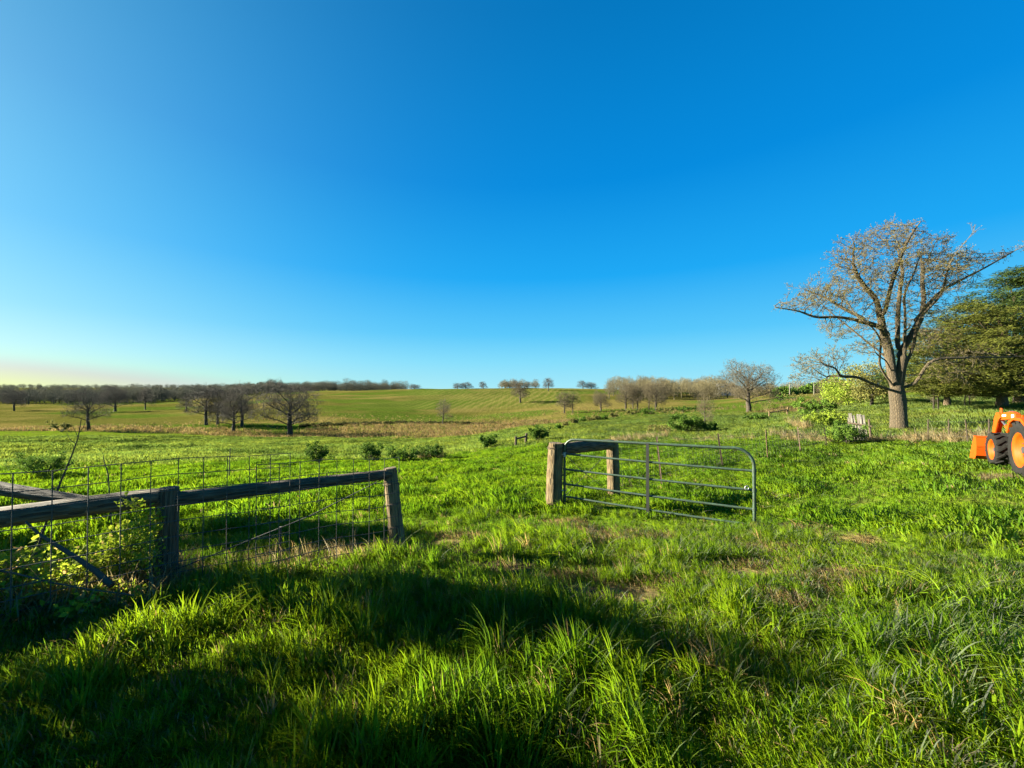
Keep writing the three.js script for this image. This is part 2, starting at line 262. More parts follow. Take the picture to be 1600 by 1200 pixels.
M.grass.vertexColors = true;
const inView = (x, z, m = 0) => Math.abs(x) < -z * 1.42 + 2 + m;
function grassBand(name, geos, r0, r1, density, size, label, pick, az = 1.05, seed = 1) {
  const rd = rng(seed), lists = geos.map(() => []), n = Math.round(az * (r1 * r1 - r0 * r0) * density);
  for (let k = 0; k < n; k++) {
    const r = Math.sqrt(lerp(r0 * r0, r1 * r1, rd())), a = (rd() * 2 - 1) * az, x = Math.sin(a) * r, z = -Math.cos(a) * r, e = pick(x, z, r, rd); if (!e) continue;
    const s = size * e.s * (.75 + .5 * rd()), wide = e.w ?? 1;
    lists[(e.g ?? Math.floor(rd() * geos.length)) % geos.length].push({ m: mat4(x, height(x, z), z, (rd() - .5) * 2.4 + (rd() < .35 ? 3 : 0), s * wide, s * (e.h ?? 1), s * wide, (rd() - .5) * .2, (rd() - .5) * .2), c: e.c });
  }
  lists.forEach((l, i) => { if (l.length) stuff(name, geos[i], r1 > 8 ? M.pasture : M.grass, l, label[i % label.length], 'grass'); });
}
const lushTone = (x, z, rd) => { const n = smooth(.3, .7, fbm(x * .8 + 11, z * .8, 3)), m = rd(); return rgb(lerp(.13, .235, n * .6 + m * .4), lerp(.27, .385, n * .5 + m * .5), lerp(.006, .013, m)); };
const dryTone = (rd) => { const m = rd(); return rgb(lerp(.34, .55, m), lerp(.27, .43, m), lerp(.12, .2, m)); };
const clump = (x, z) => { const n = fbm(x * 1.5 + 30, z * 1.5, 3); return smooth(.36, .66, n); };
{
  const tall = [tuft(1, 24, .075, .15, .34, .0098, .9), tuft(2, 22, .09, .12, .30, .0092, 1.2), tuft(3, 20, .065, .18, .40, .0105, .7), tuft(4, 26, .13, .06, .17, .0075, 1.0)];
  grassBand('foreground_grass', tall, .9, 7.5, 300, 1, ['tall lush green grass tussocks growing in the foreground', 'arching green grass clumps filling the foreground', 'long upright green grass blades in the foreground', 'short dense green grass between the foreground tussocks'], (x, z, r, rd) => {
    const [dirt, dry] = wear(x, z), c = clump(x, z); if (rd() < dirt * .88) return null;
    const thin = Math.max(dirt, dry); if (dry > .3 && rd() < dry * .6) return { c: dryTone(rd), s: .45, g: 3, w: 1.3, h: .6 };
    const g = rd() < .25 + .5 * (1 - c) ? 3 : Math.floor(rd() * 3);
    return { c: rd() < .045 ? dryTone(rd) : lushTone(x, z, rd), s: (.40 + .36 * c) * (1 - .45 * thin) * (1 - .35 * smooth(4.5, 7, r)), g };
  }, 1.25, 11);
  grassBand('short_grass', [tuft(17, 22, .12, .05, .13, .007, 1.0, 3)], .9, 6.5, 330, 1, ['short dense turf covering the ground under the foreground grass'], (x, z, r, rd) => {
    const [dirt, dry] = wear(x, z); if (rd() < dirt * .9) return null; return { c: rd() < .1 + .5 * dry ? dryTone(rd).multiplyScalar(.7) : lushTone(x, z, rd), s: .9 };
  }, 1.25, 16);
  const long = [tuft(15, 24, .12, .30, .54, .011, 1.6, 6, .4), tuft(16, 18, .10, .32, .58, .011, 1.2, 6, .3)];
  grassBand('tussock_grass', long, 2.5, 7, 4, 1, ['long pale arching grass tussocks scattered through the foreground', 'tallest upright grass tussocks scattered through the foreground'], (x, z, r, rd) => {
    const [dirt, dry] = wear(x, z); if (Math.max(dirt, dry) > .15 || clump(x, z) < .35 + .3 * rd()) return null; const c = lushTone(x, z, rd); c.r *= 1.15; c.g *= 1.08; c.b *= 1.6; return { c, s: (.6 + .4 * rd()) * (1 - .3 * smooth(4, 7, r)) };
  }, 1.2, 15);
  const mid = [tuft(5, 20, .12, .10, .25, .013, .9, 3), tuft(6, 24, .16, .07, .17, .012, .8, 3)];
  grassBand('pasture_grass', mid, 7.2, 32, 75, 1, ['green pasture grass beyond the fence and round the gate', 'short thick pasture grass around the gate'], (x, z, r, rd) => {
    const [dirt, dry] = wear(x, z), thin = Math.max(dirt, dry), c = clump(x * .6, z * .6); if (rd() < thin * .6) return dry > .3 ? { c: dryTone(rd), s: .8, h: .5 } : null;
    return { c: rd() < .012 ? dryTone(rd) : lushTone(x, z, rd), s: .5 + .75 * c, w: 1.1 + .02 * r, h: .85 };
  }, 1.0, 12);
  const farT = [tuft(7, 18, .3, .12, .26, .02, .7, 2), tuft(8, 20, .34, .10, .2, .022, .7, 2)];
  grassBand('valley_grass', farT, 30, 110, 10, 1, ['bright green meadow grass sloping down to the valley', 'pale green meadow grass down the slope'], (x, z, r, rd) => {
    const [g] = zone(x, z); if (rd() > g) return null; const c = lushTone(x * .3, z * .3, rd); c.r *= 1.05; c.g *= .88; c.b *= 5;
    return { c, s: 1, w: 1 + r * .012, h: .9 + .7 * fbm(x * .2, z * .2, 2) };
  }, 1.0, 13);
  const tanT = [tuft(9, 20, .3, .35, .8, .03, .45, 2), tuft(10, 16, .25, .25, .6, .03, .5, 2)];
  grassBand('dry_grass', tanT, 70, 180, 2.2, 1, ['tall tan dry grass standing along the valley bottom', 'low bleached dry grass along the valley bottom'], (x, z, r, rd) => {
    const [, t, f] = zone(x, z); const p = t * (.35 + .9 * smooth(.4, .6, fbm(x * .07, z * .07, 3))) + f * .05; if (rd() > p) return null; const c = dryTone(rd); c.multiplyScalar(.55); if (rd() < .25) c.setRGB(.17, .2, .04);
    return { c, s: .9 + .6 * rd(), w: 1.2, h: .9 };
  }, .98, 14);
}

// ---------------------------------------------------------------- trees
function grow({ trunk, attract, step, reach, kill, seed, wiggle = .2, max = 9000, lift = .08 }) { // branches reach for points spread through the crown
  const r = rng(seed), N = trunk.map((p, i) => p.isVector3 ? { p, par: i - 1, kids: 0 } : { ...p, kids: 0 }); let A = attract.map((p) => ({ p, near: -1, d: 1e9 }));
  const see = (from) => { for (const a of A) for (let k = from; k < N.length; k++) { const d = a.p.distanceToSquared(N[k].p); if (d < a.d) { a.d = d; a.near = k; } } };
  const start = trunk[0].isVector3 ? Math.max(0, trunk.length - 3) : trunk.first; for (const a of A) for (let k = start; k < N.length; k++) { const d = a.p.distanceToSquared(N[k].p); if (d < a.d) { a.d = d; a.near = k; } }
  for (let it = 0; it < 160 && A.length && N.length < max; it++) {
    const pull = new Map(); const lim = it < 6 ? 1e9 : reach * reach;
    for (const a of A) if (a.d < lim) { const v = a.p.clone().sub(N[a.near].p).normalize(); pull.has(a.near) ? pull.get(a.near).add(v) : pull.set(a.near, v); }
    if (!pull.size) break; const from = N.length;
    for (const [k, v] of pull) { if (N[k].kids > 3) continue; v.normalize().addScaledVector(randDir(r), wiggle); v.y += lift; const par = N[k].par; if (par >= 0) v.addScaledVector(N[k].p.clone().sub(N[par].p).normalize(), .45); v.normalize(); const p = N[k].p.clone().addScaledVector(v, step); N.push({ p, par: k, kids: 0 }); N[k].kids++; }
    if (N.length === from) break; see(from); A = A.filter((a) => a.d > kill * kill);
  }
  return N;
}
function limbs(N, baseR, tip, pow, flare = 1.25) { // radii by the sum of what each branch carries, then chains of tubes
  const kids = N.map(() => []); N.forEach((n, i) => { if (n.par >= 0) kids[n.par].push(i); });
  const w = new Float64Array(N.length); for (let i = N.length - 1; i >= 0; i--) { if (!kids[i].length) w[i] = 1; if (N[i].par >= 0) w[N[i].par] += w[i]; }
  const k = 1 / pow, f = baseR / Math.pow(w[0], k), rad = (i) => Math.max(tip, f * Math.pow(w[i], k)), chains = [], tips = [], stack = [[0, -1]];
  while (stack.length) { let [i, par] = stack.pop(); const pts = [], rr = []; if (par >= 0) { pts.push(N[par].p); rr.push(Math.min(rad(par), rad(i) * 1.25)); }
    for (;;) { pts.push(N[i].p); rr.push(rad(i)); if (!kids[i].length) { tips.push({ p: N[i].p, d: N[i].p.clone().sub(N[N[i].par].p).normalize(), r: rad(i) }); break; } const s = kids[i].slice().sort((a, b) => w[b] - w[a]); for (const c of s.slice(1)) stack.push([c, i]); i = s[0]; }
    if (pts.length > 1) chains.push([pts, rr]); }
  const c0 = chains[0]; for (let j = 0; j < c0[1].length; j++) { const y = c0[0][j].y - c0[0][0].y; c0[1][j] *= 1 + (flare - 1) * Math.exp(-y / (baseR * 1.3)); }
  return { chains, tips };
}
function blob(r, list, n, shell = .35) { // points in a union of ellipsoids [x, y, z, rx, ry, rz, share]
  const out = [], tot = list.reduce((s, e) => s + (e[6] ?? 1), 0);
  for (const e of list) for (let k = 0; k < n * (e[6] ?? 1) / tot; k++) { const d = randDir(r).multiplyScalar(Math.pow(r(), shell)); out.push(V(e[0] + d.x * e[3], e[1] + d.y * e[4], e[2] + d.z * e[5])); }
  return out;
}
function bareTree({ seed, fine = .05, spurs = 2, trunk, crown, points, step, reach, kill, baseR, tip = .012, pow = 2.15, split = .05, twigs = 4, twigLen = .5, wiggle = .28, shell = .35, leaf, sides = 9, flare = 1.3, lift }) {
  const r = rng(seed), N = grow({ trunk, attract: blob(r, crown, points, shell), step, reach, kill, seed: seed + 7, wiggle, lift }), { chains, tips } = limbs(N, baseR, tip, pow, flare), T = new GB(), C = new GB(), L = leaf ? new GB() : null;
  for (const [p, q] of chains) { // thick end to the trunk mesh, thin end to the twigs
    let s = q.findIndex((x) => x < split); if (s < 0) s = q.length;
    if (s > 1) { const e = Math.min(s + 1, q.length), big = q[0]; T.tube(p.slice(0, e), q.slice(0, e), big > .25 ? sides + 5 : big > .1 ? sides - 1 : 5, false, big > .15 ? (t, k, a, l) => 1 + .13 * Math.sin(a * 3 + l * .9) * Math.exp(-l * .35) + .1 * (noise(k * 1.7 + seed, l * 1.3) - .5) : null); }
    if (s < q.length - 0) { const a = Math.max(0, s - 1); if (p.length - a > 1) C.tube(p.slice(a), q.slice(a), 3, false); }
  }
  const spray = (p, d, l, n) => { // a short crooked side shoot with smaller ones
    const m = p.clone().addScaledVector(d, l * .5).addScaledVector(randDir(r), l * .1), e = m.clone().addScaledVector(d, l * .5).addScaledVector(randDir(r), l * .16); e.y += l * .08;
    C.tube([p, m, e], [tip * 1.1, tip * .8, tip * .4], 3, false); const out = [e];
    for (let k = 0; k < n; k++) { const a = lerp3(m, e, r() * .7), q = d.clone().addScaledVector(randDir(r), .9).normalize(), b = a.clone().addScaledVector(q, l * (.25 + .35 * r())); C.tube([a, b], [tip * .7, tip * .35], 3, false); out.push(b); }
    if (L) for (const b of out) for (let q = 0; q < leaf.n; q++) { const dd = randDir(r), side = dd.clone().cross(randDir(r)).normalize(), f = .6 + .7 * r(); L.leaf(b.clone().addScaledVector(randDir(r), leaf.l * .6), dd, side, leaf.l * f, leaf.w * f, leaf.c(r)); }
  };
  for (const [p, q] of chains) for (let j = 1; j < p.length; j++) if (q[j] < fine) for (let k = 0; k < spurs; k++) { if (r() < .25) continue; const d = p[j].clone().sub(p[j - 1]).normalize().addScaledVector(randDir(r), 1.0).normalize(); spray(p[j], d, twigLen * (.5 + .9 * r()), 2); }
  for (const t of tips) for (let k = 0; k < twigs; k++) {
    const d = t.d.clone().addScaledVector(randDir(r), .75).normalize(), l = twigLen * (.5 + r()), m = t.p.clone().addScaledVector(d, l * .5).addScaledVector(randDir(r), l * .12), e = m.clone().addScaledVector(d, l * .5).addScaledVector(randDir(r), l * .18);
    C.tube([t.p, m, e], [tip, tip * .75, tip * .45], 3, false);
    if (L) for (let q = 0; q < leaf.n; q++) { const pos = lerp3(m, e, r() * 1.1), dd = randDir(r); dd.y -= .3; dd.normalize(); const side = dd.clone().cross(randDir(r)).normalize(), f = .7 + .6 * r(), c = leaf.c(r); L.leaf(pos, dd, side, leaf.l * f, leaf.w * f, c); }
  }
  return { trunk: T.geo(), crown: C.geo(), leaves: L ? L.geo() : null, tips: tips.length };
}
function frame(lines, step) { // a trunk and main limbs as nodes; each later line starts at the nearest node already there
  const out = []; let first = 0;
  lines.forEach((l, q) => { let par = -1; if (q) { let b = 1e9; out.forEach((n, i) => { const d = n.p.distanceTo(l[0]); if (d < b) { b = d; par = i; } }); }
    const c = new THREE.CatmullRomCurve3(q && out[par].p.distanceTo(l[0]) > .01 ? [out[par].p.clone(), ...l] : l, false, 'centripetal'), n = Math.max(2, Math.round(c.getLength() / step)); for (let k = q ? 1 : 0; k <= n; k++) { out.push({ p: c.getPoint(k / n), par }); par = out.length - 1; } if (!q) first = Math.max(0, out.length - 2); });
  out.first = first; return out;
}
function randomLimbs(r, h, H, w, n, lean = 0) { // leader and limbs that leave it at different heights and sweep up and out
  const wob = () => (r() - .5) * .5, top = V(lean + wob(), H * .78, wob()), lead = [V(0, -.25, 0), V(wob() * .2, h * .6, wob() * .2), V(wob() * .4 + lean * .2, h, wob() * .4), V(lean * .5 + wob(), lerp(h, H, .4), wob()), top], L = [lead.slice(0, 3), lead.slice(2)];
  for (let k = 0; k < n; k++) { const t = k / n, a = k * 2.4 + r() * .8, y = lerp(h * .9, H * .58, Math.pow(t, 1.2) * (.8 + .3 * r())), reach = w * lerp(.95, .55, t) * (.6 + .6 * r()), rise = lerp(.12, .95, t) * reach + .6 * r(), d = V(Math.cos(a), 0, Math.sin(a)), s = V(lead[2].x * .9, y, lead[2].z * .9); L.push([s, s.clone().addScaledVector(d, reach * .35).add(V(wob(), rise * .5, wob())), s.clone().addScaledVector(d, reach * .7).add(V(wob(), rise * .75, wob())), s.clone().addScaledVector(d, reach).add(V(wob(), rise * 1.1, wob()))]); }
  return L;
}
const lerp3 = (a, b, t) => a.clone().lerp(b, t);
const stem = (h, n, wob, r) => { const o = []; let x = 0, z = 0; for (let k = 0; k <= n; k++) { o.push(V(x, h * k / n - (k ? 0 : .25), z)); x += (r() - .5) * wob; z += (r() - .5) * wob; } return o; };

{ // the big budding oak by the tractor
  const p = ground(1406, 672), s = -p.z / FOCAL, r = rng(5), px = (x, y) => [(x - 1406) * s, (672 - y) * s];
  const E = (x, y, w, h, dz, share, z = 0) => { const [a, b] = px(x, y); return [a, b, z, w * s, h * s, dz * s, share]; };
  const Q = (dz, ...pts) => pts.map(([x, y], k) => { const [a, b] = px(x, y); return V(a, b - (y > 671 ? .25 : 0), dz * Math.pow(k / (pts.length - 1), 1.2)); });
  const lines = [Q(0, [1406, 672], [1405, 640], [1402, 612]), Q(-.6, [1402, 612], [1396, 580], [1393, 550], [1388, 525], [1383, 490], [1378, 465], [1364, 446], [1354, 428], [1349, 408]), Q(1.6, [1383, 490], [1386, 462], [1387, 436], [1390, 408], [1396, 380], [1402, 362]),
    Q(1.2, [1402, 612], [1407, 570], [1408, 532], [1404, 495], [1399, 462], [1408, 432], [1412, 405]), Q(-2.2, [1407, 545], [1411, 510], [1421, 470], [1433, 440], [1446, 415], [1452, 388], [1458, 370]), Q(1.5, [1408, 556], [1430, 512], [1441, 482], [1462, 456], [1486, 441], [1512, 426], [1540, 408], [1558, 396]), Q(-2.6, [1434, 500], [1452, 488], [1468, 462], [1480, 430], [1496, 402], [1508, 384]),
    Q(2.4, [1402, 610], [1380, 588], [1364, 570], [1357, 554], [1350, 538], [1336, 526], [1318, 517], [1302, 514]), Q(-1.6, [1388, 525], [1381, 511], [1352, 499], [1325, 492], [1296, 491], [1273, 480], [1240, 472]), Q(-3.0, [1352, 499], [1330, 478], [1318, 458], [1300, 440], [1288, 428]), Q(1.8, [1402, 612], [1384, 608], [1356, 600], [1326, 590], [1296, 588], [1282, 577], [1258, 571], [1244, 558]), Q(3.0, [1296, 588], [1278, 594], [1262, 598], [1246, 590]),
    Q(3.2, [1396, 585], [1376, 566], [1354, 561], [1330, 553], [1311, 538], [1300, 522]), Q(3.6, [1405, 606], [1418, 600], [1433, 566], [1470, 562], [1515, 562], [1545, 556], [1574, 536]), Q(-3.6, [1407, 560], [1424, 560], [1444, 538], [1462, 515], [1492, 498], [1515, 486]), Q(-3.4, [1404, 600], [1398, 560], [1380, 530], [1362, 500], [1345, 470], [1335, 440]), Q(3.4, [1406, 590], [1416, 545], [1410, 505], [1424, 470], [1418, 430], [1428, 395])];
  const tr = bareTree({ seed: 51, trunk: frame(lines, .28), points: 5600, step: .24, reach: 2.6, kill: .34, baseR: .41, tip: .010, pow: 1.92, split: .035, twigs: 4, twigLen: .36, wiggle: .42, shell: .5, lift: .02, fine: .035, spurs: 2,
    crown: [[1252, 472, 28, 12, .35], [1285, 466, 22, 15, .35], [1304, 446, 20, 15, .35], [1328, 420, 27, 24, .7], [1348, 386, 25, 24, .7], [1388, 374, 28, 24, .8], [1412, 356, 22, 14, .45], [1452, 368, 25, 20, .6], [1488, 374, 24, 18, .5], [1534, 396, 32, 17, .6], [1500, 410, 26, 18, .5], [1482, 438, 26, 17, .5], [1442, 412, 24, 22, .5], [1402, 420, 24, 24, .5], [1368, 436, 22, 24, .45], [1350, 478, 24, 18, .4], [1320, 503, 22, 12, .3], [1424, 462, 20, 22, .35], [1460, 478, 20, 15, .3], [1262, 570, 24, 15, .3], [1290, 560, 18, 14, .2], [1246, 590, 14, 7, .12], [1335, 545, 22, 12, .22], [1302, 526, 16, 9, .15], [1450, 538, 26, 16, .3], [1500, 518, 24, 14, .3], [1480, 568, 28, 14, .3], [1440, 585, 26, 13, .25], [1542, 546, 22, 11, .2], [1566, 402, 8, 6, .06], [1395, 440, 100, 68, .6], [1410, 500, 74, 40, .3], [1330, 470, 50, 30, .25]].map(([x, y, w, h, q], k) => E(x, y, w * 1.12, h * 1.12, w * (w > 45 ? .8 : 1.1), q, w > 45 ? 0 : (hash(k, 9) - .5) * 3.4)).map((e) => { e[6] *= Math.abs(e[0]) > 2.4 ? 1.7 : 1; return e; }),
    leaf: { n: 2, l: .065, w: .04, c: (q) => { const m = q(); return [lerp(.12, .21, m), lerp(.10, .175, m), lerp(.022, .035, m)]; } } });
  const g = thing('oak_tree', 'huge spreading oak with thick pale trunk and budding twigs left of the tractor', 'tree', p);
  part('trunk', tr.trunk, M.barkOak, g); const c = part('crown', tr.crown, M.twigOak, g); part('buds', tr.leaves, M.leafBush, c);
}
// four kinds of bare tree, 12 m high, copied through the valley
const kinds = [
  { seed: 61, limbs: 13, h: 2.0, crown: [[0, 7.2, 0, 6.6, 4.8, 6.2, 1], [0, 4.0, 0, 6.4, 1.6, 6.0, .35]], points: 4200, baseR: .48 },
  { seed: 62, limbs: 9, h: 2.8, crown: [[0, 7.6, 0, 4.4, 4.5, 4.2, 1], [-2, 4.5, 1, 3.2, 1.4, 3, .25]], points: 2800, baseR: .36 },
  { seed: 63, limbs: 6, lean: .6, h: 3.0, crown: [[.6, 8, 0, 4.2, 4, 4, 1], [-2.6, 6, 0, 2, 1.6, 2, .3]], points: 1100, baseR: .26 },
  { seed: 64, limbs: 10, lean: -1, h: 2.6, crown: [[-1.5, 7.5, 0, 5.2, 4.3, 4.6, 1], [-4, 4.2, 0, 3, 1.6, 3, .4], [2, 9, 0, 3, 2.6, 3, .4]], points: 2600, baseR: .42 }];
for (const k of kinds) { const r = rng(k.seed), lines = randomLimbs(r, k.h, 12, k.crown[0][3], k.limbs, k.lean ?? 0), balls = lines.slice(1).flatMap((l) => { const e = l[l.length - 1], m = l[l.length - 2], q = 1.2 + r() * .9, u = 1 + .6 * r(); return [[e.x, e.y + .4, e.z, q, q * .8, q, 1], [m.x, m.y + .8, m.z, u, u, u, .5]]; }); const t = bareTree({ seed: k.seed, trunk: frame(lines, .4), crown: [...balls, [...k.crown[0].slice(0, 6), 2.2]], points: k.points, step: .4, reach: 2.6, kill: .46, baseR: k.baseR, tip: .017, pow: 1.85, split: .06, twigs: 3, twigLen: .8, wiggle: .4, shell: .45, sides: 7, fine: .06, spurs: 2 }); Object.assign(k, t); }
function bare(kind, bx, by, top, label, { wide = 1, turn = 0, depth, name = 'bare_tree', group, tw } = {}) {
  const p = depth ? at(bx, by, depth) : ground(bx, by); if (depth) p.y = height(p.x, p.z);
  const H = (by - top) / FOCAL * -p.z, s = H / 12.2, k = kinds[kind], g = thing(name, label, 'tree', p, turn, group);
  part('trunk', k.trunk, M.bark, g); part('crown', k.crown, tw ?? M.twig, g); g.scale.set(s * wide, s, s * wide); return g;
}
bare(0, 1170, 643, 561, 'round bare oak with wide dome of branches standing alone in front of the far house', { wide: 1.0, turn: .4, tw: M.twigOak, name: 'round_oak' });
bare(2, 1101, 661, 597, 'thin young bare tree rising behind the dark green mound of bush', { wide: .62, turn: 1, depth: 46, tw: M.twigOak });
bare(0, 453, 680, 594, 'large dark bare oak nearest on the left of the valley, apart from its neighbours', { turn: 2.2, wide: 1.05 });
bare(1, 322, 664, 600, 'leftmost tree of the dark bare clump left of the large valley oak', { turn: .3, wide: 1.15 });
bare(1, 340, 663, 604, 'second tree from the left in the dark bare clump', { turn: 2, wide: .9 });
bare(0, 365, 674, 606, 'front tree of the dark bare clump, nearest its foot to the tan grass', { turn: 4, wide: .75 });
bare(1, 378, 666, 597, 'tallest and rightmost tree of the dark bare clump', { turn: 5, wide: 1.0 });
bare(3, 138, 673, 604, 'leaning bare tree with low brush at its foot at far left', { turn: .2, wide: .8 });
bare(0, 180, 643, 602, 'bare tree against the dark woods right of the leaning far left tree', { turn: 3, wide: .9 });
bare(1, 227, 640, 604, 'small bare tree in front of the dark woods', { turn: 1, wide: .8 });
bare(1, 291, 643, 618, 'stunted little bare tree just left of the dark clump', { turn: 4.4, wide: 1.1 });
bare(1, 22, 642, 606, 'bare tree at the left picture edge before the dark woods', { turn: 2.4, wide: 1 });
bare(2, 692, 664, 622, 'lone slender bare tree at the foot of the striped hill', { turn: .8, wide: 1.0, tw: M.twigOak });
bare(0, 813, 629, 593, 'bare oak half way up the striped hillside', { turn: 1.4, wide: .85, tw: M.twigOak });
bare(1, 857, 611, 589, 'bare tree on the skyline right of the hilltop grove', { turn: 3, wide: 1.1 });
bare(1, 882, 646, 610, 'left tree of a bare pair at the foot of the hill', { turn: 2, wide: 1.0, tw: M.twigOak });
bare(2, 895, 645, 610, 'right tree of a bare pair at the foot of the hill', { turn: 5, wide: 1.0, tw: M.twigOak });
bare(0, 939, 642, 610, 'small spreading bare tree between the pair and the row of trunks', { turn: .5, wide: .9, tw: M.twigOak });
[[978, 641, 596, 1.05, 'first tree from the left in the row before the brown wood'], [989, 639, 598, .8, 'second tree from the left in the row before the brown wood'], [996, 640, 599, .8, 'third tree from the left in the row before the brown wood'], [1014, 641, 597, .9, 'fourth tree from the left in the row before the brown wood'], [1025, 641, 594, 1.15, 'rightmost and widest tree in the row before the brown wood']].forEach(([x, y, t, w, l], i) => bare(i % 2 ? 2 : 1, x, y, t, l, { wide: w, turn: i * 1.9, tw: M.twigOak, group: 'trees in a row before the brown wood' }));
bare(2, 1285, 640, 607, 'thin bare sapling right of the utility pole', { wide: .9, turn: 3, depth: 90, tw: M.twigOak });
for (const [x, y, t, w, l] of [[755, 606, 597, 1.1, 'small tree on the skyline left of the hilltop grove'], [728, 607, 599, 1.4, 'low round tree on the left skyline of the hill'], [715, 607, 600, 1.6, 'leftmost low tree on the skyline of the hill'], [911, 607, 596, 1.1, 'lone small tree on the skyline right of the hilltop'], [648, 609, 604, 1.8, 'low bushy tree where the far woods meet the hill'], [924, 608, 600, 1.3, 'smallest tree on the skyline beside the brown wood']]) { const g = bare(x % 4, x, y + 5, t - 1, l, { depth: 345, wide: w, turn: x }); g.position.y -= 1.6; }

// far woods: nobody could count these trunks
function woods(name, label, seed, n, place, color) { const r = rng(seed), a = [[], []]; for (let k = 0; k < n; k++) { const [px, d, h] = place(r), x = (px - 800) / FOCAL * d, z = -d, s = h / 12 * (.55 + .65 * Math.pow(r(), .8)); a[k % 2].push({ m: mat4(x, height(x, z) - .3, z, r() * 6.28, s * 1.1, s, s * 1.1), c: color(r) }); }
  a.forEach((l, i) => stuff(name, woodGeo[i], M.woodland, l, i ? label.replace('wood', 'understorey of the wood') : label, 'woods')); }
M.woodland = std({ color: rgb(1, 1, 1) });
const woodGeo = [0, 1].map((i) => { const q = rng(71 + i); return (() => { const t = bareTree({ seed: 71 + i, trunk: stem(i ? 1.2 : 2.6, 3, .2, q), crown: [[0, i ? 5.5 : 7, 0, i ? 4.2 : 3.8, i ? 4.5 : 5, 4, 1]], points: 500, step: .55, reach: 4, kill: .8, baseR: .26, tip: .03, pow: 2.1, split: .1, twigs: 3, twigLen: 1.0, sides: 6, fine: .09, spurs: 1 }); return mergeGeometries([t.trunk, t.crown]); })(); });
const greyBrown = (r) => { const m = r(); return rgb(lerp(.045, .095, m), lerp(.052, .092, m), lerp(.034, .05, m)); }, budBrown = (r) => { const m = r(); return rgb(lerp(.09, .15, m), lerp(.078, .125, m), lerp(.04, .055, m)); };
woods('far_woods', 'dark bare wood along the far left edge of the valley', 81, 900, (r) => { const px = -260 + 700 * r(); return [px, 305 + 130 * r() + Math.max(0, px - 200) * .35, 11.3]; }, greyBrown);
woods('ridge_woods', 'thin dark wood on the ridge behind the hill at left', 82, 320, (r) => [400 + 235 * r(), 440 + 110 * r(), 12 * (.75 + .4 * r())], greyBrown);
woods('distant_woods', 'faint distant wood on the horizon at far left', 85, 700, (r) => [-300 + 850 * r(), 700 + 800 * r(), 13], greyBrown);
woods('hilltop_grove', 'bare grove wood on the crest of the striped hill', 83, 46, (r) => [780 + 62 * r(), 350 + 22 * r(), 7.5 * (.7 + .5 * r())], budBrown);
woods('brown_wood', 'brown budding wood right of the striped hill', 84, 150, (r) => { const px = 948 + 190 * r(); return [px, 225 + 110 * r(), 12 * (.8 + .35 * r())]; }, budBrown);
woods('right_woods', 'bare wood behind the round oak and the pines', 86, 160, (r) => [1130 + 560 * r(), 210 + 120 * r(), 8], budBrown);

// ---------------------------------------------------------------- leafy crowns and bushes
function leafMass(seed, ell, n, len, wid, col, { droop = .2, shell = .3, clumps = 60, cr = .25, flat = 1 } = {}) { // leaves in clumps through the volume, with gaps
  const r = rng(seed), b = new GB(), cs = blob(r, ell, clumps, shell);
  for (let k = 0; k < n; k++) { const c = cs[Math.floor(r() * cs.length)], o = randDir(r).multiplyScalar(cr * Math.pow(r(), .45)), d = randDir(r); o.y *= flat; d.y *= flat; d.normalize(); const p = c.clone().add(o); d.y -= droop; d.normalize(); const s = d.clone().cross(randDir(r)).normalize(), f = .65 + .7 * r(); b.leaf(p, d, s, len * f, wid * f, col(r)); }
  return { geo: b.geo(), cs };
}
function stems(seed, cs, n, base, rad) { const r = rng(seed), b = new GB(); for (let k = 0; k < n; k++) { const e = cs[Math.floor(r() * cs.length)], p0 = V((r() - .5) * base, -.1, (r() - .5) * base), m = lerp3(p0, e, .5).addScaledVector(randDir(r), .08 * e.length()); b.tube([p0, m, e], [rad, rad * .7, rad * .3], 4, false); } return b.geo(); }
const gDark = (r) => { const m = r(); return [lerp(.045, .10, m), lerp(.095, .17, m), lerp(.012, .022, m)]; }, gMid = (r) => { const m = r(); return [lerp(.07, .13, m), lerp(.14, .21, m), lerp(.015, .03, m)]; }, gLime = (r) => { const m = r(); return [lerp(.16, .27, m), lerp(.24, .33, m), lerp(.02, .04, m)]; }, gOlive = (r) => { const m = r(); return [lerp(.13, .22, m), lerp(.14, .2, m), lerp(.035, .06, m)]; };
function bush(name, label, cat, pos, w, h, n, col, { seed = 1, leaf = .06, turn = 0, group, lean = 0, flat = false } = {}) {
  const g = thing(name, label, cat, pos, turn, group), e = flat ? [[0, h * .5, 0, w * .5, h * .5, w * .4, 1]] : [[lean * .2, h * .55, 0, w * .42, h * .45, w * .38, 1], [lean - w * .18, h * .5, w * .1, w * .3, h * .35, w * .3, .5], [w * .22, h * .42, -w * .05, w * .3, h * .34, w * .28, .5]];
  const q = rng(seed + 40); for (let k = 0; k < 7; k++) { const a = q() * 6.28, f = .25 + .3 * q(); e.push([Math.cos(a) * w * f, h * (.3 + .75 * q()), Math.sin(a) * w * f * .8, w * .07, h * .14, w * .07, .07]); } // shoots that break the outline
  const m = leafMass(seed, e, n, leaf, leaf * .5, col, { clumps: Math.round(n / 40), cr: h * .10 + .03, droop: .1, shell: .5 });
  part('stems', stems(seed + 3, m.cs, 22, w * .12, .012 + h * .006), M.twig, g); part('foliage', m.geo, M.leafBush, g); return g;
}
const bushAt = (px, py) => ground(px, py);
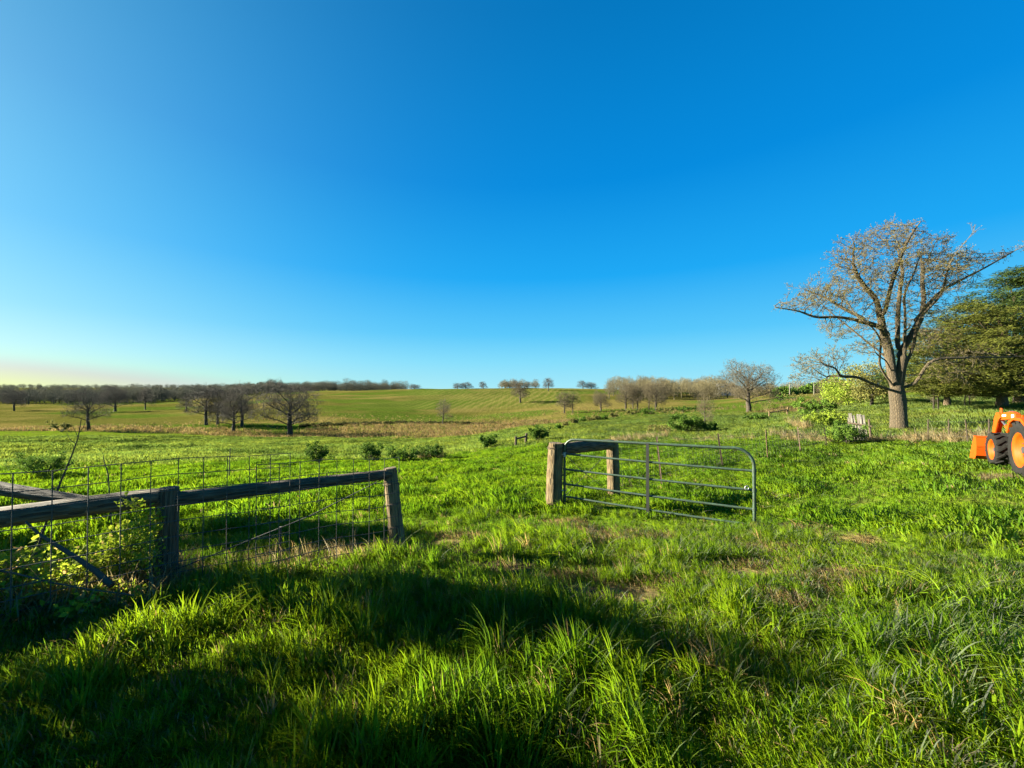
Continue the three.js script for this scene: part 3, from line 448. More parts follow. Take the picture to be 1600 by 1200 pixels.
{
  const put = (px, py, wpx, hpx, name, label, col, o = {}) => { const p = o.depth ? at(px, py, o.depth) : ground(px, py); if (o.depth) p.y = height(p.x, p.z); const s = -p.z / FOCAL; return bush(name, label, o.cat ?? 'bush', p, wpx * s, hpx * s, Math.round((o.n ?? 1500) * 1.8), col, { leaf: clamp(s * 2.3, .05, .35), ...o }); };
  put(497, 723, 42, 33, 'round_bush', 'dark green round bush seen just above the left fence wire', gDark, { seed: 101 });
  put(579, 722, 36, 30, 'round_bush', 'dark green bush just above the end of the log rail', gDark, { seed: 102 });
  put(628, 722, 50, 26, 'thicket', 'low tangled green thicket right of the bush above the log rail', gMid, { seed: 103 });
  put(668, 718, 58, 25, 'thicket', 'long arching dark thicket with dry stems beneath it', gDark, { seed: 104, n: 1800 });
  put(763, 699, 28, 19, 'round_bush', 'small round green bush alone on the slope left of the gate post', gMid, { seed: 105 });
  put(842, 689, 30, 24, 'thicket', 'dark vine thicket at the end of the small broken fence', gDark, { seed: 106 });
  put(1075, 675, 56, 27, 'mound_bush', 'dense dark green mound bush in the middle of the right pasture', gDark, { seed: 107, n: 3600, flat: true });
  put(1108, 674, 30, 14, 'mound_bush', 'low dark bush hugging the right side of the mound bush', gDark, { seed: 108, n: 1200 });
  put(1040, 676, 60, 12, 'brush', 'low brown brush left of the dark mound bush', gOlive, { seed: 109, n: 1100 });
  put(1270, 648, 56, 24, 'mound_bush', 'green bushy mound right of the small rail fence', gMid, { seed: 110, n: 2600, flat: true });
  put(1290, 664, 60, 22, 'mound_bush', 'lime green mound of new growth left of the old planks', gLime, { seed: 111, n: 2200, flat: true });
  put(1325, 693, 56, 32, 'leafy_bush', 'leafy green bush growing against the old grey planks', gMid, { seed: 112, n: 2600 });
  put(1303, 690, 40, 22, 'leafy_bush', 'small yellow green bush in front of the old grey planks', gLime, { seed: 113, n: 1200 });
  put(1184, 656, 40, 9, 'brush', 'low dark weeds left of the small rail fence', gDark, { seed: 114, n: 700 });
  put(65, 745, 78, 38, 'juniper', 'feathery green juniper shrub beyond the wire at far left', gMid, { seed: 115, n: 2600, cat: 'shrub' });
  put(95, 674, 34, 15, 'brush', 'grey brush under the leaning far left tree', gOlive, { seed: 116, n: 500 });
  [[872, 671], [884, 666], [897, 662], [908, 659], [921, 657], [932, 657], [944, 656], [958, 653]].forEach(([x, y], i) => put(x, y, [13, 9, 12, 16, 9, 14, 10, 15][i], [8, 6, 9, 7, 5, 8, 6, 9][i], 'hedge_bush', ['first', 'second', 'third', 'fourth', 'fifth', 'sixth', 'seventh', 'last'][i] + ' small bush from the left in the hedge line below the hill', i % 3 ? gOlive : gMid, { seed: 120 + i, n: 300, group: 'hedge line bushes below the hill' }));
  [[985, 650, 30], [1012, 648, 34], [1040, 650, 40], [1068, 648, 34], [1240, 626, 40], [1222, 628, 30]].forEach(([x, y, w], i) => put(x, y, w, 9, 'brush', ['brown green brush under the first tree of the row', 'brush under the widest tree of the row', 'brush between the tree row and the young tree', 'brush just left of the young tree', 'dark brush below the utility pole', 'dark brush right of the round oak trunk'][i], i % 2 ? gDark : gOlive, { seed: 130 + i, n: 520, depth: i < 4 ? 118 : 140 }));
}
function leafyTree(name, label, bx, by, parts, n, col, { seed, leaf, trunkR = .2, trunkH, bark = M.bark, depth, clumps = 220, cr = .5, mat = M.leafBush, droop = .2, branchN = 30, wid = .5, flat = 1 }) {
  const p = depth ? at(bx, by, depth) : ground(bx, by); if (depth) p.y = height(p.x, p.z); const s = -p.z / FOCAL, g = thing(name, label, 'tree', p);
  const ell = parts.map(([x, y, w, h, dz, share]) => [(x - bx) * s, (by - y) * s, 0, w * s, h * s, dz * s, share]), m = leafMass(seed, ell, n, leaf, leaf * wid, col, { clumps, cr, droop, shell: .42, flat });
  const r = rng(seed + 1), b = new GB(), top = Math.max(...m.cs.map((c) => c.y)), H = trunkH ?? top * .8, pts = stem(H, 8, trunkR * .5, r); b.tube(pts, pts.map((_, k) => trunkR * (1 - .8 * k / 8) * (k ? 1 : 1.25)), 10, false);
  part('trunk', b.geo(), bark, g); const br = new GB();
  for (let k = 0; k < branchN; k++) { const e = m.cs[Math.floor(r() * m.cs.length)], y = clamp(e.y * .75, .3, H), a = lerp3(pts[0], pts[8], clamp(y / H)); a.y = y; br.tube([a, lerp3(a, e, .55).addScaledVector(randDir(r), .2), e], [trunkR * .25, trunkR * .15, .015], 5, false); }
  part('branches', br.geo(), bark, g); part('crown', m.geo, mat, g); return g;
}
const pineC = (r) => { const m = r(); return [lerp(.018, .046, m), lerp(.036, .068, m), lerp(.008, .013, m)]; }, pineO = (r) => { const m = r(); return [lerp(.05, .10, m), lerp(.062, .105, m), lerp(.010, .018, m)]; };
leafyTree('pine_tree', 'dense dark green pine towering at the right picture edge', 1592, 634, [[1592, 440, 40, 26, 50, .5], [1580, 478, 62, 30, 60, .8], [1572, 515, 80, 32, 70, 1], [1580, 550, 85, 36, 80, 1], [1590, 595, 80, 18, 70, .5], [1580, 612, 70, 12, 60, .4]], 64000, pineC, { seed: 201, leaf: .30, trunkR: .38, bark: M.barkPine, depth: 38, clumps: 420, cr: .85, mat: M.needle, branchN: 90, wid: .17, flat: .35, droop: .05 });
leafyTree('pine_tree', 'olive green pine with thick tan trunk behind the tractor loader', 1566, 636, [[1520, 500, 50, 30, 60, .6], [1505, 545, 70, 34, 70, 1], [1540, 580, 80, 26, 70, 1], [1470, 590, 60, 22, 60, .6], [1525, 608, 90, 14, 70, .6]], 52000, pineO, { seed: 202, leaf: .28, trunkR: .36, bark: M.barkPine, depth: 34, clumps: 380, cr: .8, mat: M.needle, branchN: 110, wid: .17, flat: .35, droop: .05 });
leafyTree('pine_tree', 'dark pine showing through behind the big oak trunk', 1480, 634, [[1470, 545, 60, 40, 60, 1], [1440, 585, 60, 26, 50, .8], [1500, 600, 60, 18, 50, .5]], 34000, pineC, { seed: 203, leaf: .32, trunkR: .3, bark: M.barkPine, depth: 46, clumps: 280, cr: .85, mat: M.needle, branchN: 70, wid: .17, flat: .35, droop: .05 });
leafyTree('leafy_tree', 'bright lime green leafy tree left of the big oak trunk', 1325, 634, [[1325, 603, 34, 26, 34, 1], [1310, 615, 22, 16, 24, .4]], 7000, gLime, { seed: 204, leaf: .24, trunkR: .18, depth: 60, clumps: 170, cr: .7 });
leafyTree('leafy_tree', 'olive green leafy tree between the lime tree and the big oak', 1362, 636, [[1358, 596, 44, 30, 40, 1], [1372, 610, 36, 18, 34, .5]], 7000, gOlive, { seed: 205, leaf: .22, trunkR: .2, depth: 52, clumps: 200, cr: .6 });
leafyTree('cedar_tree', 'dark cedar on the skyline behind the round oak', 1222, 612, [[1222, 605, 14, 8, 14, 1], [1245, 606, 18, 6, 12, .6]], 3000, gDark, { seed: 206, leaf: 1.0, trunkR: .2, depth: 190, clumps: 90, cr: 1.2 });
leafyTree('cedar_tree', 'dark cedar on the skyline left of the lime tree', 1275, 612, [[1278, 604, 22, 8, 16, 1], [1262, 606, 14, 6, 12, .5]], 3000, gDark, { seed: 207, leaf: 1.0, trunkR: .2, depth: 190, clumps: 90, cr: 1.2 });
for (const [x, y, t, rr, l] of [[1459, 634, 600, .2, 'pale thick trunk left of the pair of slim trunks'], [1466, 633, 602, .12, 'slim pale trunk touching the thick pale trunk'], [1508, 635, 612, .09, 'left of a pair of slim pale trunks above the dry grass'], [1515, 635, 612, .09, 'right of a pair of slim pale trunks above the dry grass'], [1584, 638, 605, .07, 'crooked slim trunk right of the thick tan pine trunk']]) bare(2, x, y, t - 55, l, { depth: 37, wide: .32 + rr, turn: x, name: 'slim_tree', tw: M.twigOak });
// shrubs outside the picture whose shade lies on the foreground
function shadeShrub(label, x, z, ell, n, seed) { const g = thing('shade_tree', label, 'tree', onGround(x, z)), m = leafMass(seed, ell, n, .15, .09, gMid, { clumps: Math.round(n / 90), cr: .27, shell: .5 }), b = new GB(), r = rng(seed), top = ell[0][1] + ell[0][4] * .4, q = stem(top, 5, .1, r); b.tube(q, q.map((_, k) => .09 - .012 * k), 7, false); part('trunk', b.geo(), M.bark, g); part('stems', stems(seed, m.cs, 40, .3, .03), M.bark, g); part('crown', m.geo, M.leafBush, g); }
shadeShrub('thick leafy shrub left of the near end of the log rail', -8.9, -3.4, [[0, 2.3, 0, 1.4, 2.3, 1.5, 1]], 5600, 301);
shadeShrub('tall leafy tree left of the log fence with a raised crown', -12.4, -6.5, [[0, 5.1, 0, 1.2, .7, 1.0, 1]], 950, 302);
shadeShrub('leafy tree between the thick shrub and the raised crown at left', -10.6, -4.2, [[0, 4.1, 0, 1.2, 1.0, 1.0, 1]], 1700, 304);
shadeShrub('leafy tree left of and beyond the log fence corner', -14.6, -8.6, [[0, 4.9, 0, 1.0, .7, .85, 1]], 3000, 303);

{ // brush along the creek at the foot of the hill
  const r = rng(91), m = leafMass(92, [[0, .5, 0, .8, .5, .6, 1]], 240, .28, .16, gOlive, { clumps: 14, cr: .3 }), list = [];
  for (let k = 0; k < 420; k++) { const t = r(), px = lerp(470, 735, t), q = ground(px, poly([470, 540, 620, 735], [666, 663, 661, 662], px), 60), d = -q.z + (r() - .5) * 5, x = (px - 800) / FOCAL * d, s = .3 + .6 * r(); list.push({ m: mat4(x, height(x, -d) - .1, -d, r() * 6.28, s * 1.2, s, s), c: rgb(.35, .38, .35).multiplyScalar(.7 + .6 * r()) }); }
  stuff('creek_brush', m.geo, M.leafBush, list, 'dark low brush lining the creek at the foot of the hill', 'brush');
}

// ---------------------------------------------------------------- timber and wire
function logGeo(p, q, r0, r1, seed, sides = 18, segs = 22) { // a weathered round timber between two points, slightly crooked, checked along the grain
  const r = rng(seed), pts = [], rad = [], d = q.clone().sub(p), n = randDir(r).cross(d).normalize(), bow = (r() - .5) * .03 * d.length();
  for (let k = 0; k <= segs; k++) { const t = k / segs; pts.push(lerp3(p, q, t).addScaledVector(n, bow * Math.sin(t * Math.PI))); rad.push(lerp(r0, r1, t) * (k === 0 || k === segs ? .93 : 1)); }
  return new GB().tube(pts, rad, sides, true, (t, s, a, l) => 1 + .13 * (noise(s * 1.9 + seed, l * 1.6) - .5) + .05 * (noise(seed, l * 5) - .5) + .05 * Math.sin(a * 2 + seed) - (hash(s, seed) > .82 ? .07 : 0)).geo();
}
const wireGeo = (pts, r = .004, sides = 5) => new GB().tube(pts, pts.map(() => r), sides, false).geo();
function local(g) { return (v) => v.clone().sub(g.position); }
function wirePanel(parent, L, A, B, topA, topB, h, step, rows, seed) { // a stiff welded stock panel standing from A to B
  const s = subgroup('wire_panel', parent), len = Math.hypot(B.x - A.x, B.z - A.z), n = Math.round(len / step), r = rng(seed);
  const P = (t, y) => V(lerp(A.x, B.x, t), lerp(topA, topB, t) - y + .012 * Math.sin(t * 9 + seed), lerp(A.z, B.z, t) + .02 * Math.sin(t * 5 + seed));
  for (const y of rows) { const p = []; for (let k = 0; k <= n; k++) p.push(L(P(k / n, y).add(V(0, (r() - .5) * .006, (r() - .5) * .006)))); part('wire', wireGeo(p), M.wire, s); }
  for (let k = 0; k <= n; k++) { const lean = (r() - .5) * .02; part('wire', wireGeo([L(P(k / n, 0)), L(P(k / n, h * .5).add(V(lean, 0, lean))), L(P(k / n, h))]), M.wire, s); }
}
{ // left brace fence: three posts, two rails, a loose log, two stock panels
  const A = at(262, 770, 3.95), B0 = at(628, 866, 5.05), g = thing('log_fence', 'weathered log brace fence with wire stock panels in the left foreground', 'fence', onGround(A.x, A.z)), L = local(g), base = (p, d = .35) => V(p.x, height(p.x, p.z) - d, p.z);
  const topA = at(263, 762, 3.97); part('post', logGeo(L(base(at(258, 905, 3.95))), L(topA), .105, .092, 401), M.oldWood, g);
  const topB = at(609, 731, 5.05); part('post', logGeo(L(base(B0)), L(topB), .1, .083, 402), M.wood, g);
  const E0 = at(-160, 826, 3.4), E1 = at(-130, 742, 4.6);
  part('post', logGeo(L(base(E0)), L(E0.clone().add(V(0, .08, 0))), .1, .09, 403), M.oldWood, g);
  part('post', logGeo(L(base(E1)), L(E1.clone().add(V(0, .05, 0))), .1, .09, 404), M.oldWood, g);
  part('rail', logGeo(L(at(-190, 838, 3.45)), L(at(256, 776, 3.93)), .102, .088, 405, 18, 20), M.oldWood, g);
  part('rail', logGeo(L(at(268, 781, 3.99)), L(at(612, 741, 5.03)), .078, .066, 406, 18, 20), M.oldWood, g);
  part('loose_log', logGeo(L(at(-150, 735, 4.62)), L(at(172, 788, 4.05)), .105, .05, 407, 18, 16), M.oldWood, g);
  const a1 = at(-120, 748, 2.78), b1 = at(455, 706, 4.42); wirePanel(g, L, a1, b1, a1.y, b1.y, 1.27, .2032, [0, .15, .3, .45, .6, .75, .9, 1.0, 1.1, 1.2, 1.27], 411);
  const a2 = at(400, 725, 3.85), b2 = at(624, 714, 4.98); wirePanel(g, L, a2, b2, a2.y, b2.y, 1.27, .2032, [0, .15, .3, .45, .6, .75, .9, 1.0, 1.1, 1.2, 1.27], 412);
  part('brace_wire', wireGeo([L(at(600, 748, 4.98)), L(at(480, 808, 4.6)), L(at(300, 880, 4.0)), L(at(262, 895, 3.92))], .006), M.wire, g);
  for (const [x, y] of [[611, 755], [614, 785], [618, 820], [620, 845]]) { const c = L(at(x, y, 5.05)), p = []; for (let k = 0; k <= 12; k++) p.push(c.clone().add(V(Math.cos(k / 12 * 6.283) * .099, .01 * Math.sin(k), Math.sin(k / 12 * 6.283) * .099))); part('tie_wire', wireGeo(p, .004), M.rust, g); }
}
{ // right gate brace and the wire fence that leaves from it
  const C0 = at(866, 790, 8.1), C1 = at(869, 692, 8.1), D0 = at(959, 775, 9.3), D1 = at(957, 688, 9.3), g = thing('gate_brace', 'stout timber gate post braced to a second post behind the green gate', 'gate post', onGround(C0.x, C0.z)), L = local(g), base = (p) => V(p.x, height(p.x, p.z) - .35, p.z);
  part('post', logGeo(L(base(C0)), L(C1), .175, .155, 421, 20), M.wood, g); part('post', logGeo(L(base(D0)), L(D1), .155, .14, 422, 20), M.wood, g);
  part('rail', logGeo(L(at(880, 701, 8.12)), L(at(956, 694, 9.28)), .125, .12, 423, 18), M.oldWood, g);
  part('brace_wire', wireGeo([L(at(945, 712, 9.2)), L(at(915, 742, 8.75)), L(at(880, 778, 8.1))], .007), M.wire, g);
  part('brace_wire', wireGeo([L(at(885, 712, 8.15)), L(at(915, 740, 8.7)), L(at(952, 768, 9.25))], .007), M.wire, g);
  const c = L(at(868, 700, 8.1)), p = []; for (let k = 0; k <= 24; k++) p.push(c.clone().add(V(Math.cos(k / 12 * 6.283) * .172, .02 * Math.sin(k * 2) + .0008 * k, Math.sin(k / 12 * 6.283) * .172))); part('wire_wrap', wireGeo(p, .005), M.rust, g);
  const f = thing('wire_fence', 'old woven wire fence on thin rusty steel posts running right from the gate brace', 'fence', onGround(D0.x, D0.z)), F = local(f), posts = [[1026, 682, 10.4, -.02, 1036], [1121, 677, 14, .03, 1130], [1196, 672, 16, 0, 1200], [1246, 667, 18, .03, 1252], [1288, 668, 20, .02, 1293]];
  const tops = [D1.clone()], feet = [V(D0.x, height(D0.x, D0.z), D0.z)];
  posts.forEach(([x, y, d, , bx], i) => { const t = at(x, y, d), q = at(bx, 730, d), b = V(q.x, height(q.x, q.z) - .3, q.z), gb = new GB(), dir = t.clone().sub(b), len = dir.length(); gb.box(0, len / 2, 0, .045, len, .008); gb.box(0, len / 2, .02, .008, len - .01, .04); for (let k = 0; k < 14; k++) gb.box(0, len * .3 + k * .055 + .1, -.008, .02, .012, .012); const m = part('steel_post', gb.geo(), i === 2 ? M.wood : M.rust, f); m.position.copy(F(b)); m.quaternion.setFromUnitVectors(V(0, 1, 0), dir.normalize()); m.rotateY(i * .7); tops.push(t); feet.push(V(b.x, b.y + .3, b.z)); });
  const end = ground(1330, 690); tops.push(V(end.x, end.y + 1, end.z)); feet.push(end);
  for (const k of [.06, .25, .42, .58, .72, .86, .95]) part('wire', wireGeo(tops.map((t, i) => F(lerp3(feet[i], t, k * .93).add(V(0, .02, .03)))), .004, 4), M.wire, f);
  const ver = new GB(); for (let i = 0; i < 5; i++) { const n = Math.round(tops[i].distanceTo(tops[i + 1]) / .3); for (let k = 1; k < n; k++) part('stay_wire', wireGeo([F(lerp3(lerp3(feet[i], tops[i], .06), lerp3(feet[i + 1], tops[i + 1], .06), k / n)), F(lerp3(lerp3(feet[i], tops[i], .88), lerp3(feet[i + 1], tops[i + 1], .88), k / n))], .0025, 3), M.wire, f); }
}
{ // green tubular farm gate standing open
  const dl = 8.03, dr = 6.26, P = (t, y) => { const k = t; const l = at(882, 700, dl), r = at(1178, 700, dr); return V(lerp(l.x, r.x, k), y, lerp(l.z, r.z, k)); }, H = [at(882, 686, dl).y, at(882, 709, dl).y, at(882, 733, dl).y, at(882, 756, dl).y, at(882, 775.5, dl).y], Hr = [at(1178, 702, dr).y, at(1178, 736, dr).y, at(1178, 766, dr).y, at(1178, 796, dr).y, at(1178, 821, dr).y];
  const o = P(0, 0); o.y = height(o.x, o.z); const g = thing('farm_gate', 'green tubular steel farm gate standing open across the pasture', 'gate', o), L = local(g), Y = (i, t) => lerp(H[i], Hr[i], t), q = (i, t) => L(P(t, Y(i, t))), rad = .026;
  const curve = []; const lowL = height(P(0, 0).x, P(0, 0).z) + .06, lowR = height(P(1, 0).x, P(1, 0).z) + .05;
  curve.push(L(P(0, lowL)), L(P(0, lerp(lowL, H[0], .5))));
  const rc = .28, len = 3.36; for (let k = 0; k <= 8; k++) { const a = k / 8 * Math.PI / 2; curve.push(L(P((1 - Math.cos(a)) * rc / len * .8, H[0] - rc * .8 * (1 - Math.sin(a))))); }
  for (let k = 1; k < 8; k++) curve.push(q(0, k / 8));
  for (let k = 0; k <= 8; k++) { const a = k / 8 * Math.PI / 2; curve.push(L(P(1 - (1 - Math.sin(a)) * rc / len, Y(0, 1) - rc * (1 - Math.cos(a))))); }
  curve.push(L(P(1, lerp(lowR, Hr[0], .4))), L(P(1, lowR)));
  part('frame', new GB().tube(curve, curve.map(() => rad), 12, true).geo(), M.gate, g);
  for (let i = 1; i < 5; i++) { part('bar', new GB().tube([0, .25, .5, .75, 1].map((t) => q(i, t).add(V(0, -.012 * Math.sin(t * 3.14), 0))), [1, 1, 1, 1, 1].map(() => .021), 10, false).geo(), M.gate, g); }
  const yaw = Math.atan2(-(P(1, 0).z - P(0, 0).z), P(1, 0).x - P(0, 0).x), strap = (t, name, w, mat) => { const a = Y(0, t) + .01, b = height(P(t, 0).x, P(t, 0).z) + .04, m = part(name, new THREE.BoxGeometry(w, a - b, .012).translate(0, (a + b) / 2 - o.y, 0), mat, g); const c = L(P(t, 0)); m.position.set(c.x, 0, c.z); m.rotation.y = yaw; m.translateZ(.03); return m; };
  const tm = (() => { let best = 0, e = 1e9; for (let t = 0; t < 1; t += .002) { const p = P(t, 0), x = 800 + 600 * p.x / -p.z; if (Math.abs(x - 1012) < e) { e = Math.abs(x - 1012); best = t; } } return best; })();
  strap(tm, 'brace_strap', .055, M.strap);
  for (const [i, t] of [[1, 1], [2, 1], [3, 1], [4, 1], [1, 0], [2, 0], [3, 0], [4, 0]]) { const m = part('weld_collar', new THREE.CylinderGeometry(.034, .034, .05, 12), M.gate, g); m.position.copy(q(i, t)); }
  const h = at(877, 710, 8.03), hinge = part('hinge', new GB().tube([L(h).add(V(-.16, 0, -.02)), L(h).add(V(-.03, 0, 0)), L(h).add(V(.045, 0, 0))], [.014, .014, .014], 8).add(new THREE.CylinderGeometry(.036, .036, .09, 12).translate(...L(P(0, h.y)).toArray())).geo(), M.galv, g);
  const h2 = P(0, H[4] + .12); part('hinge', new GB().tube([L(h2).add(V(-.18, 0, -.02)), L(h2).add(V(.04, 0, 0))], [.014, .014], 8).geo(), M.galv, g);
  const lt = q(2, .965); part('latch', new THREE.TorusGeometry(.032, .008, 8, 18).translate(0, .03, .03), M.galv, g).position.copy(lt);
}
{ // old plank gate leaning by the bush
  const p = ground(1343, 689), s = -p.z / FOCAL, g = thing('plank_gate', 'leaning remnant of grey weathered planks beside the big oak', 'fence panel', p, -1.0);
  [[-12, 36, .14], [-8, 43, .16], [-3, 40, .12], [4, 42, .22], [10, 41, .18]].forEach(([x, h, w], k) => { const H = h * s, m = part('plank', new THREE.BoxGeometry(w, H + .3, .03, 2, 8, 1).translate(0, H / 2 - .15, 0), M.greyWood, g); m.position.set(x * s * .8, 0, (k % 2) * .035); m.rotation.z = .10 + (k % 3) * .02; m.rotation.x = -.05; });
  const c = part('cross_rail', new THREE.BoxGeometry(1.1, .07, .05), M.oldWood, g); c.position.set(.02, 26 * s, .09); c.rotation.z = -.12;
  const q = part('post', logGeo(V(.52, -.3, -.06), V(.40, 1.25, -.06), .06, .05, 441), M.oldWood, g);
}
function braceFence(name, label, px, mat) { // small distant rail between two posts
  const a = ground(...px[0]), b = at(px[1][0], px[1][1], -a.z * px[2]); b.y = height(b.x, b.z); const h = px[3] * -a.z / FOCAL, g = thing(name, label, 'fence', a), L = local(g);
  part('post', logGeo(L(V(a.x, a.y - .2, a.z)), L(V(a.x, a.y + h, a.z)), .11, .1, 451, 9, 5), mat, g); part('post', logGeo(L(V(b.x, b.y - .2, b.z)), L(V(b.x + .1, b.y + h * 1.15, b.z)), .13, .12, 452, 9, 5), mat, g);
  part('rail', logGeo(L(V(a.x, a.y + h * .72, a.z)), L(V(b.x, b.y + h * .8, b.z)), .08, .08, 453, 8, 5), mat, g);
}
braceFence('rail_fence', 'small weathered rail between two posts in the right pasture', [[1202, 653], [1230, 652], 1.0, 11], M.wood);
braceFence('rail_fence', 'small dark broken rail fence left of the gate post beyond the slope', [[806, 697], [821, 695], 1.05, 15], M.oldWood);
{ // far utility poles and house
  for (const [x, y, t, d, l] of [[1234, 625, 605, 150, 'left utility pole beyond the right pasture'], [1272, 621, 606, 165, 'right utility pole with short cross arm']]) { const p = at(x, y, d); p.y = height(p.x, p.z); const H = (y - t) / FOCAL * d + 1.2, g = thing('utility_pole', l, 'pole', p); part('pole', new THREE.CylinderGeometry(.13, .17, H + 1, 8).translate(0, H / 2 - .5, 0), M.greyWood, g); part('cross_arm', new THREE.BoxGeometry(1.6, .14, .12).translate(0, H - .7, .16), M.greyWood, g); }
  const d = 270, p = at(1132, 611, d); p.y = height(p.x, p.z) ; const g = thing('farmhouse', 'small white farmhouse on the skyline behind the round oak', 'house', p, .2), white = std({ color: rgb(.8, .8, .78) }), roof = std({ color: rgb(.5, .5, .5) }), glass = std({ color: rgb(.03, .04, .05), roughness: .15 });
  part('wall', new THREE.BoxGeometry(11, 7.4, 7).translate(0, 1.6, 0), white, g);
  const sh = new THREE.Shape([new THREE.Vector2(-4, 0), new THREE.Vector2(4, 0), new THREE.Vector2(0, 2.4)]); const rf = part('roof', new THREE.ExtrudeGeometry(sh, { depth: 11.8, bevelEnabled: false }).rotateY(Math.PI / 2).translate(-5.9, 5.32, 0), roof, g); part('chimney', new THREE.BoxGeometry(.8, 1.6, .8).translate(2.5, 7.6, -.2), white, rf);
  for (const x of [-3.5, 0, 3.5]) part('window', new THREE.BoxGeometry(1, 1.4, .08).translate(x, 3.5, 3.53), glass, g);
}
// ---------------------------------------------------------------- sticks, weeds and straw along the fence
{
  const stick = (name, label, pts, r0, r1) => { const g = thing(name, label, 'stick', pts[0].clone()), L = local(g), p = pts.map(L), b = new GB(); b.tube(p, p.map((_, k) => lerp(r0, r1, k / (p.length - 1))), 7, true); part('stem', b.geo(), M.twig, g); return g; };
  const foot = (px, py, d) => { const p = at(px, py, d); p.y = height(p.x, p.z) - .05; return p; };
  const s1 = stick('sapling', 'thin bare sapling leaning right behind the left log rail', [foot(45, 900, 4.3), at(82, 786, 4.3), at(98, 745, 4.3), at(112, 712, 4.28), at(122, 684, 4.26), at(127, 655, 4.25)], .012, .003);
  const L1 = local(s1); for (const [a, b, c] of [[at(122, 684, 4.26), at(117, 672, 4.26), at(113, 664, 4.25)], [at(124, 676, 4.26), at(130, 668, 4.26), at(133, 660, 4.3)], [at(118, 693, 4.26), at(110, 688, 4.25), at(104, 676, 4.25)], [at(104, 730, 4.28), at(112, 724, 4.28), at(117, 722, 4.3)]]) part('twig', new GB().tube([L1(a), L1(b), L1(c)], [.004, .003, .002], 4, false).geo(), M.twig, s1);
  stick('dead_stalk', 'short curved dead stalk poking above the wire beyond the left rail', [foot(178, 800, 4.9), at(169, 740, 4.9), at(163, 722, 4.9), at(161, 710, 4.9)], .008, .003);
  stick('broken_branch', 'broken dark branch caught in the wire under the left log rail', [at(40, 815, 3.5), at(60, 834, 3.5), at(85, 850, 3.48), at(120, 872, 3.45), at(150, 893, 3.45), at(175, 915, 3.42)], .008, .026);
  stick('bramble_cane', 'long dark bramble cane bowing across the wire at far left', [at(-30, 888, 3.2), at(20, 895, 3.2), at(80, 910, 3.22), at(140, 921, 3.25), at(210, 930, 3.3)], .008, .005);
  stick('dead_stalk', 'leaning dry stalk crossing under the left log rail', [foot(33, 930, 3.5), at(52, 860, 3.5), at(66, 826, 3.5)], .007, .004);
  stick('metal_stake', 'short rusty metal stake standing in grass behind the wire panel', [foot(437, 875, 4.7), at(438, 840, 4.7), at(438, 823, 4.7)], .014, .014);
  stick('dead_stalk', 'slender dry stalk standing in the pasture beyond the wire panel', [foot(358, 732, 14), at(359, 715, 14), at(360, 700, 14)], .02, .01);
  // vine and weeds round the corner post
  const o = at(215, 880, 3.8); o.y = height(o.x, o.z); const g = thing('leafy_vine', 'sunlit yellow green vine climbing the dark corner post and wire', 'vine', o), s = 3.8 / FOCAL, E = (x, y, w, h, dz, q, z = 0) => { const p = at(x, y, 3.8).sub(o); return [p.x, p.y, p.z + z, w * s, h * s, dz * s, q]; };
  const yl = (r) => { const m = r(); return r() < .06 ? [.4, .3, .1] : [lerp(.22, .38, m), lerp(.30, .43, m), lerp(.02, .04, m)]; };
  const m = leafMass(501, [E(205, 855, 50, 42, 24, .9), E(232, 815, 20, 22, 14, .25), E(170, 880, 60, 34, 24, 1), E(250, 860, 16, 40, 10, .18, .12), E(90, 905, 90, 36, 26, 1), E(225, 778, 12, 6, 10, .05, .12)], 3800, .036, .026, yl, { clumps: 420, cr: .07, droop: .1, shell: .45 });
  part('foliage', m.geo, M.leafVine, g); part('stems', stems(502, m.cs, 90, .5, .004), M.twig, g);
  const og = at(30, 930, 3.4); og.y = height(og.x, og.z); const w = thing('weed_clump', 'leafy weeds with brown dead leaves at the left picture edge under the wire', 'weeds', og), W = (x, y, a, b, c, q) => { const p = at(x, y, 3.3).sub(og); return [p.x, p.y, p.z, a * s, b * s, c * s, q]; };
  const mw = leafMass(503, [W(20, 900, 60, 40, 45, 1), W(60, 950, 80, 26, 40, .9), W(140, 945, 60, 20, 40, .6), W(20, 970, 60, 20, 30, .5)], 3600, .05, .034, (r) => r() < .16 ? [.36, .24, .09] : yl(r), { clumps: 260, cr: .08, droop: .2, shell: .5 }); part('foliage', mw.geo, M.leafVine, w); part('stems', stems(504, mw.cs, 70, .9, .004), M.twig, w);
  // dead stems and straw along the fence foot and beyond
  const dry = tuft(21, 16, .10, .16, .42, .006, .9, 3), straw = [], r = rng(77);
  const line = (x0, y0, x1, y1, n, sc, jit) => { for (let k = 0; k < n; k++) { const t = r(), p = ground(lerp(x0, x1, t) + (r() - .5) * jit, lerp(y0, y1, t) + (r() - .5) * jit * .4), f = sc * (.6 + .8 * r()); straw.push({ m: mat4(p.x, p.y, p.z, r() * 6.28, f * 1.2, f, f * 1.2, (r() - .5) * .8, (r() - .5) * .8), c: dryTone(r).multiplyScalar(.8) }); } };
  line(0, 985, 250, 925, 70, 1, 60); line(240, 915, 280, 905, 26, 1, 20); line(400, 885, 560, 868, 34, .7, 40); line(285, 905, 420, 890, 26, .7, 40); line(590, 868, 640, 868, 14, .7, 20); line(960, 690, 1045, 680, 160, 1.6, 14); line(1050, 690, 1180, 686, 80, 1.4, 14); line(1210, 680, 1300, 690, 90, 1.7, 26); line(1235, 660, 1262, 672, 60, 2.2, 14); line(1420, 690, 1545, 690, 130, 2.0, 18); line(1360, 690, 1420, 688, 60, 1.4, 12); line(640, 718, 690, 716, 60, 2, 8); line(1535, 752, 1580, 748, 90, .5, 14);
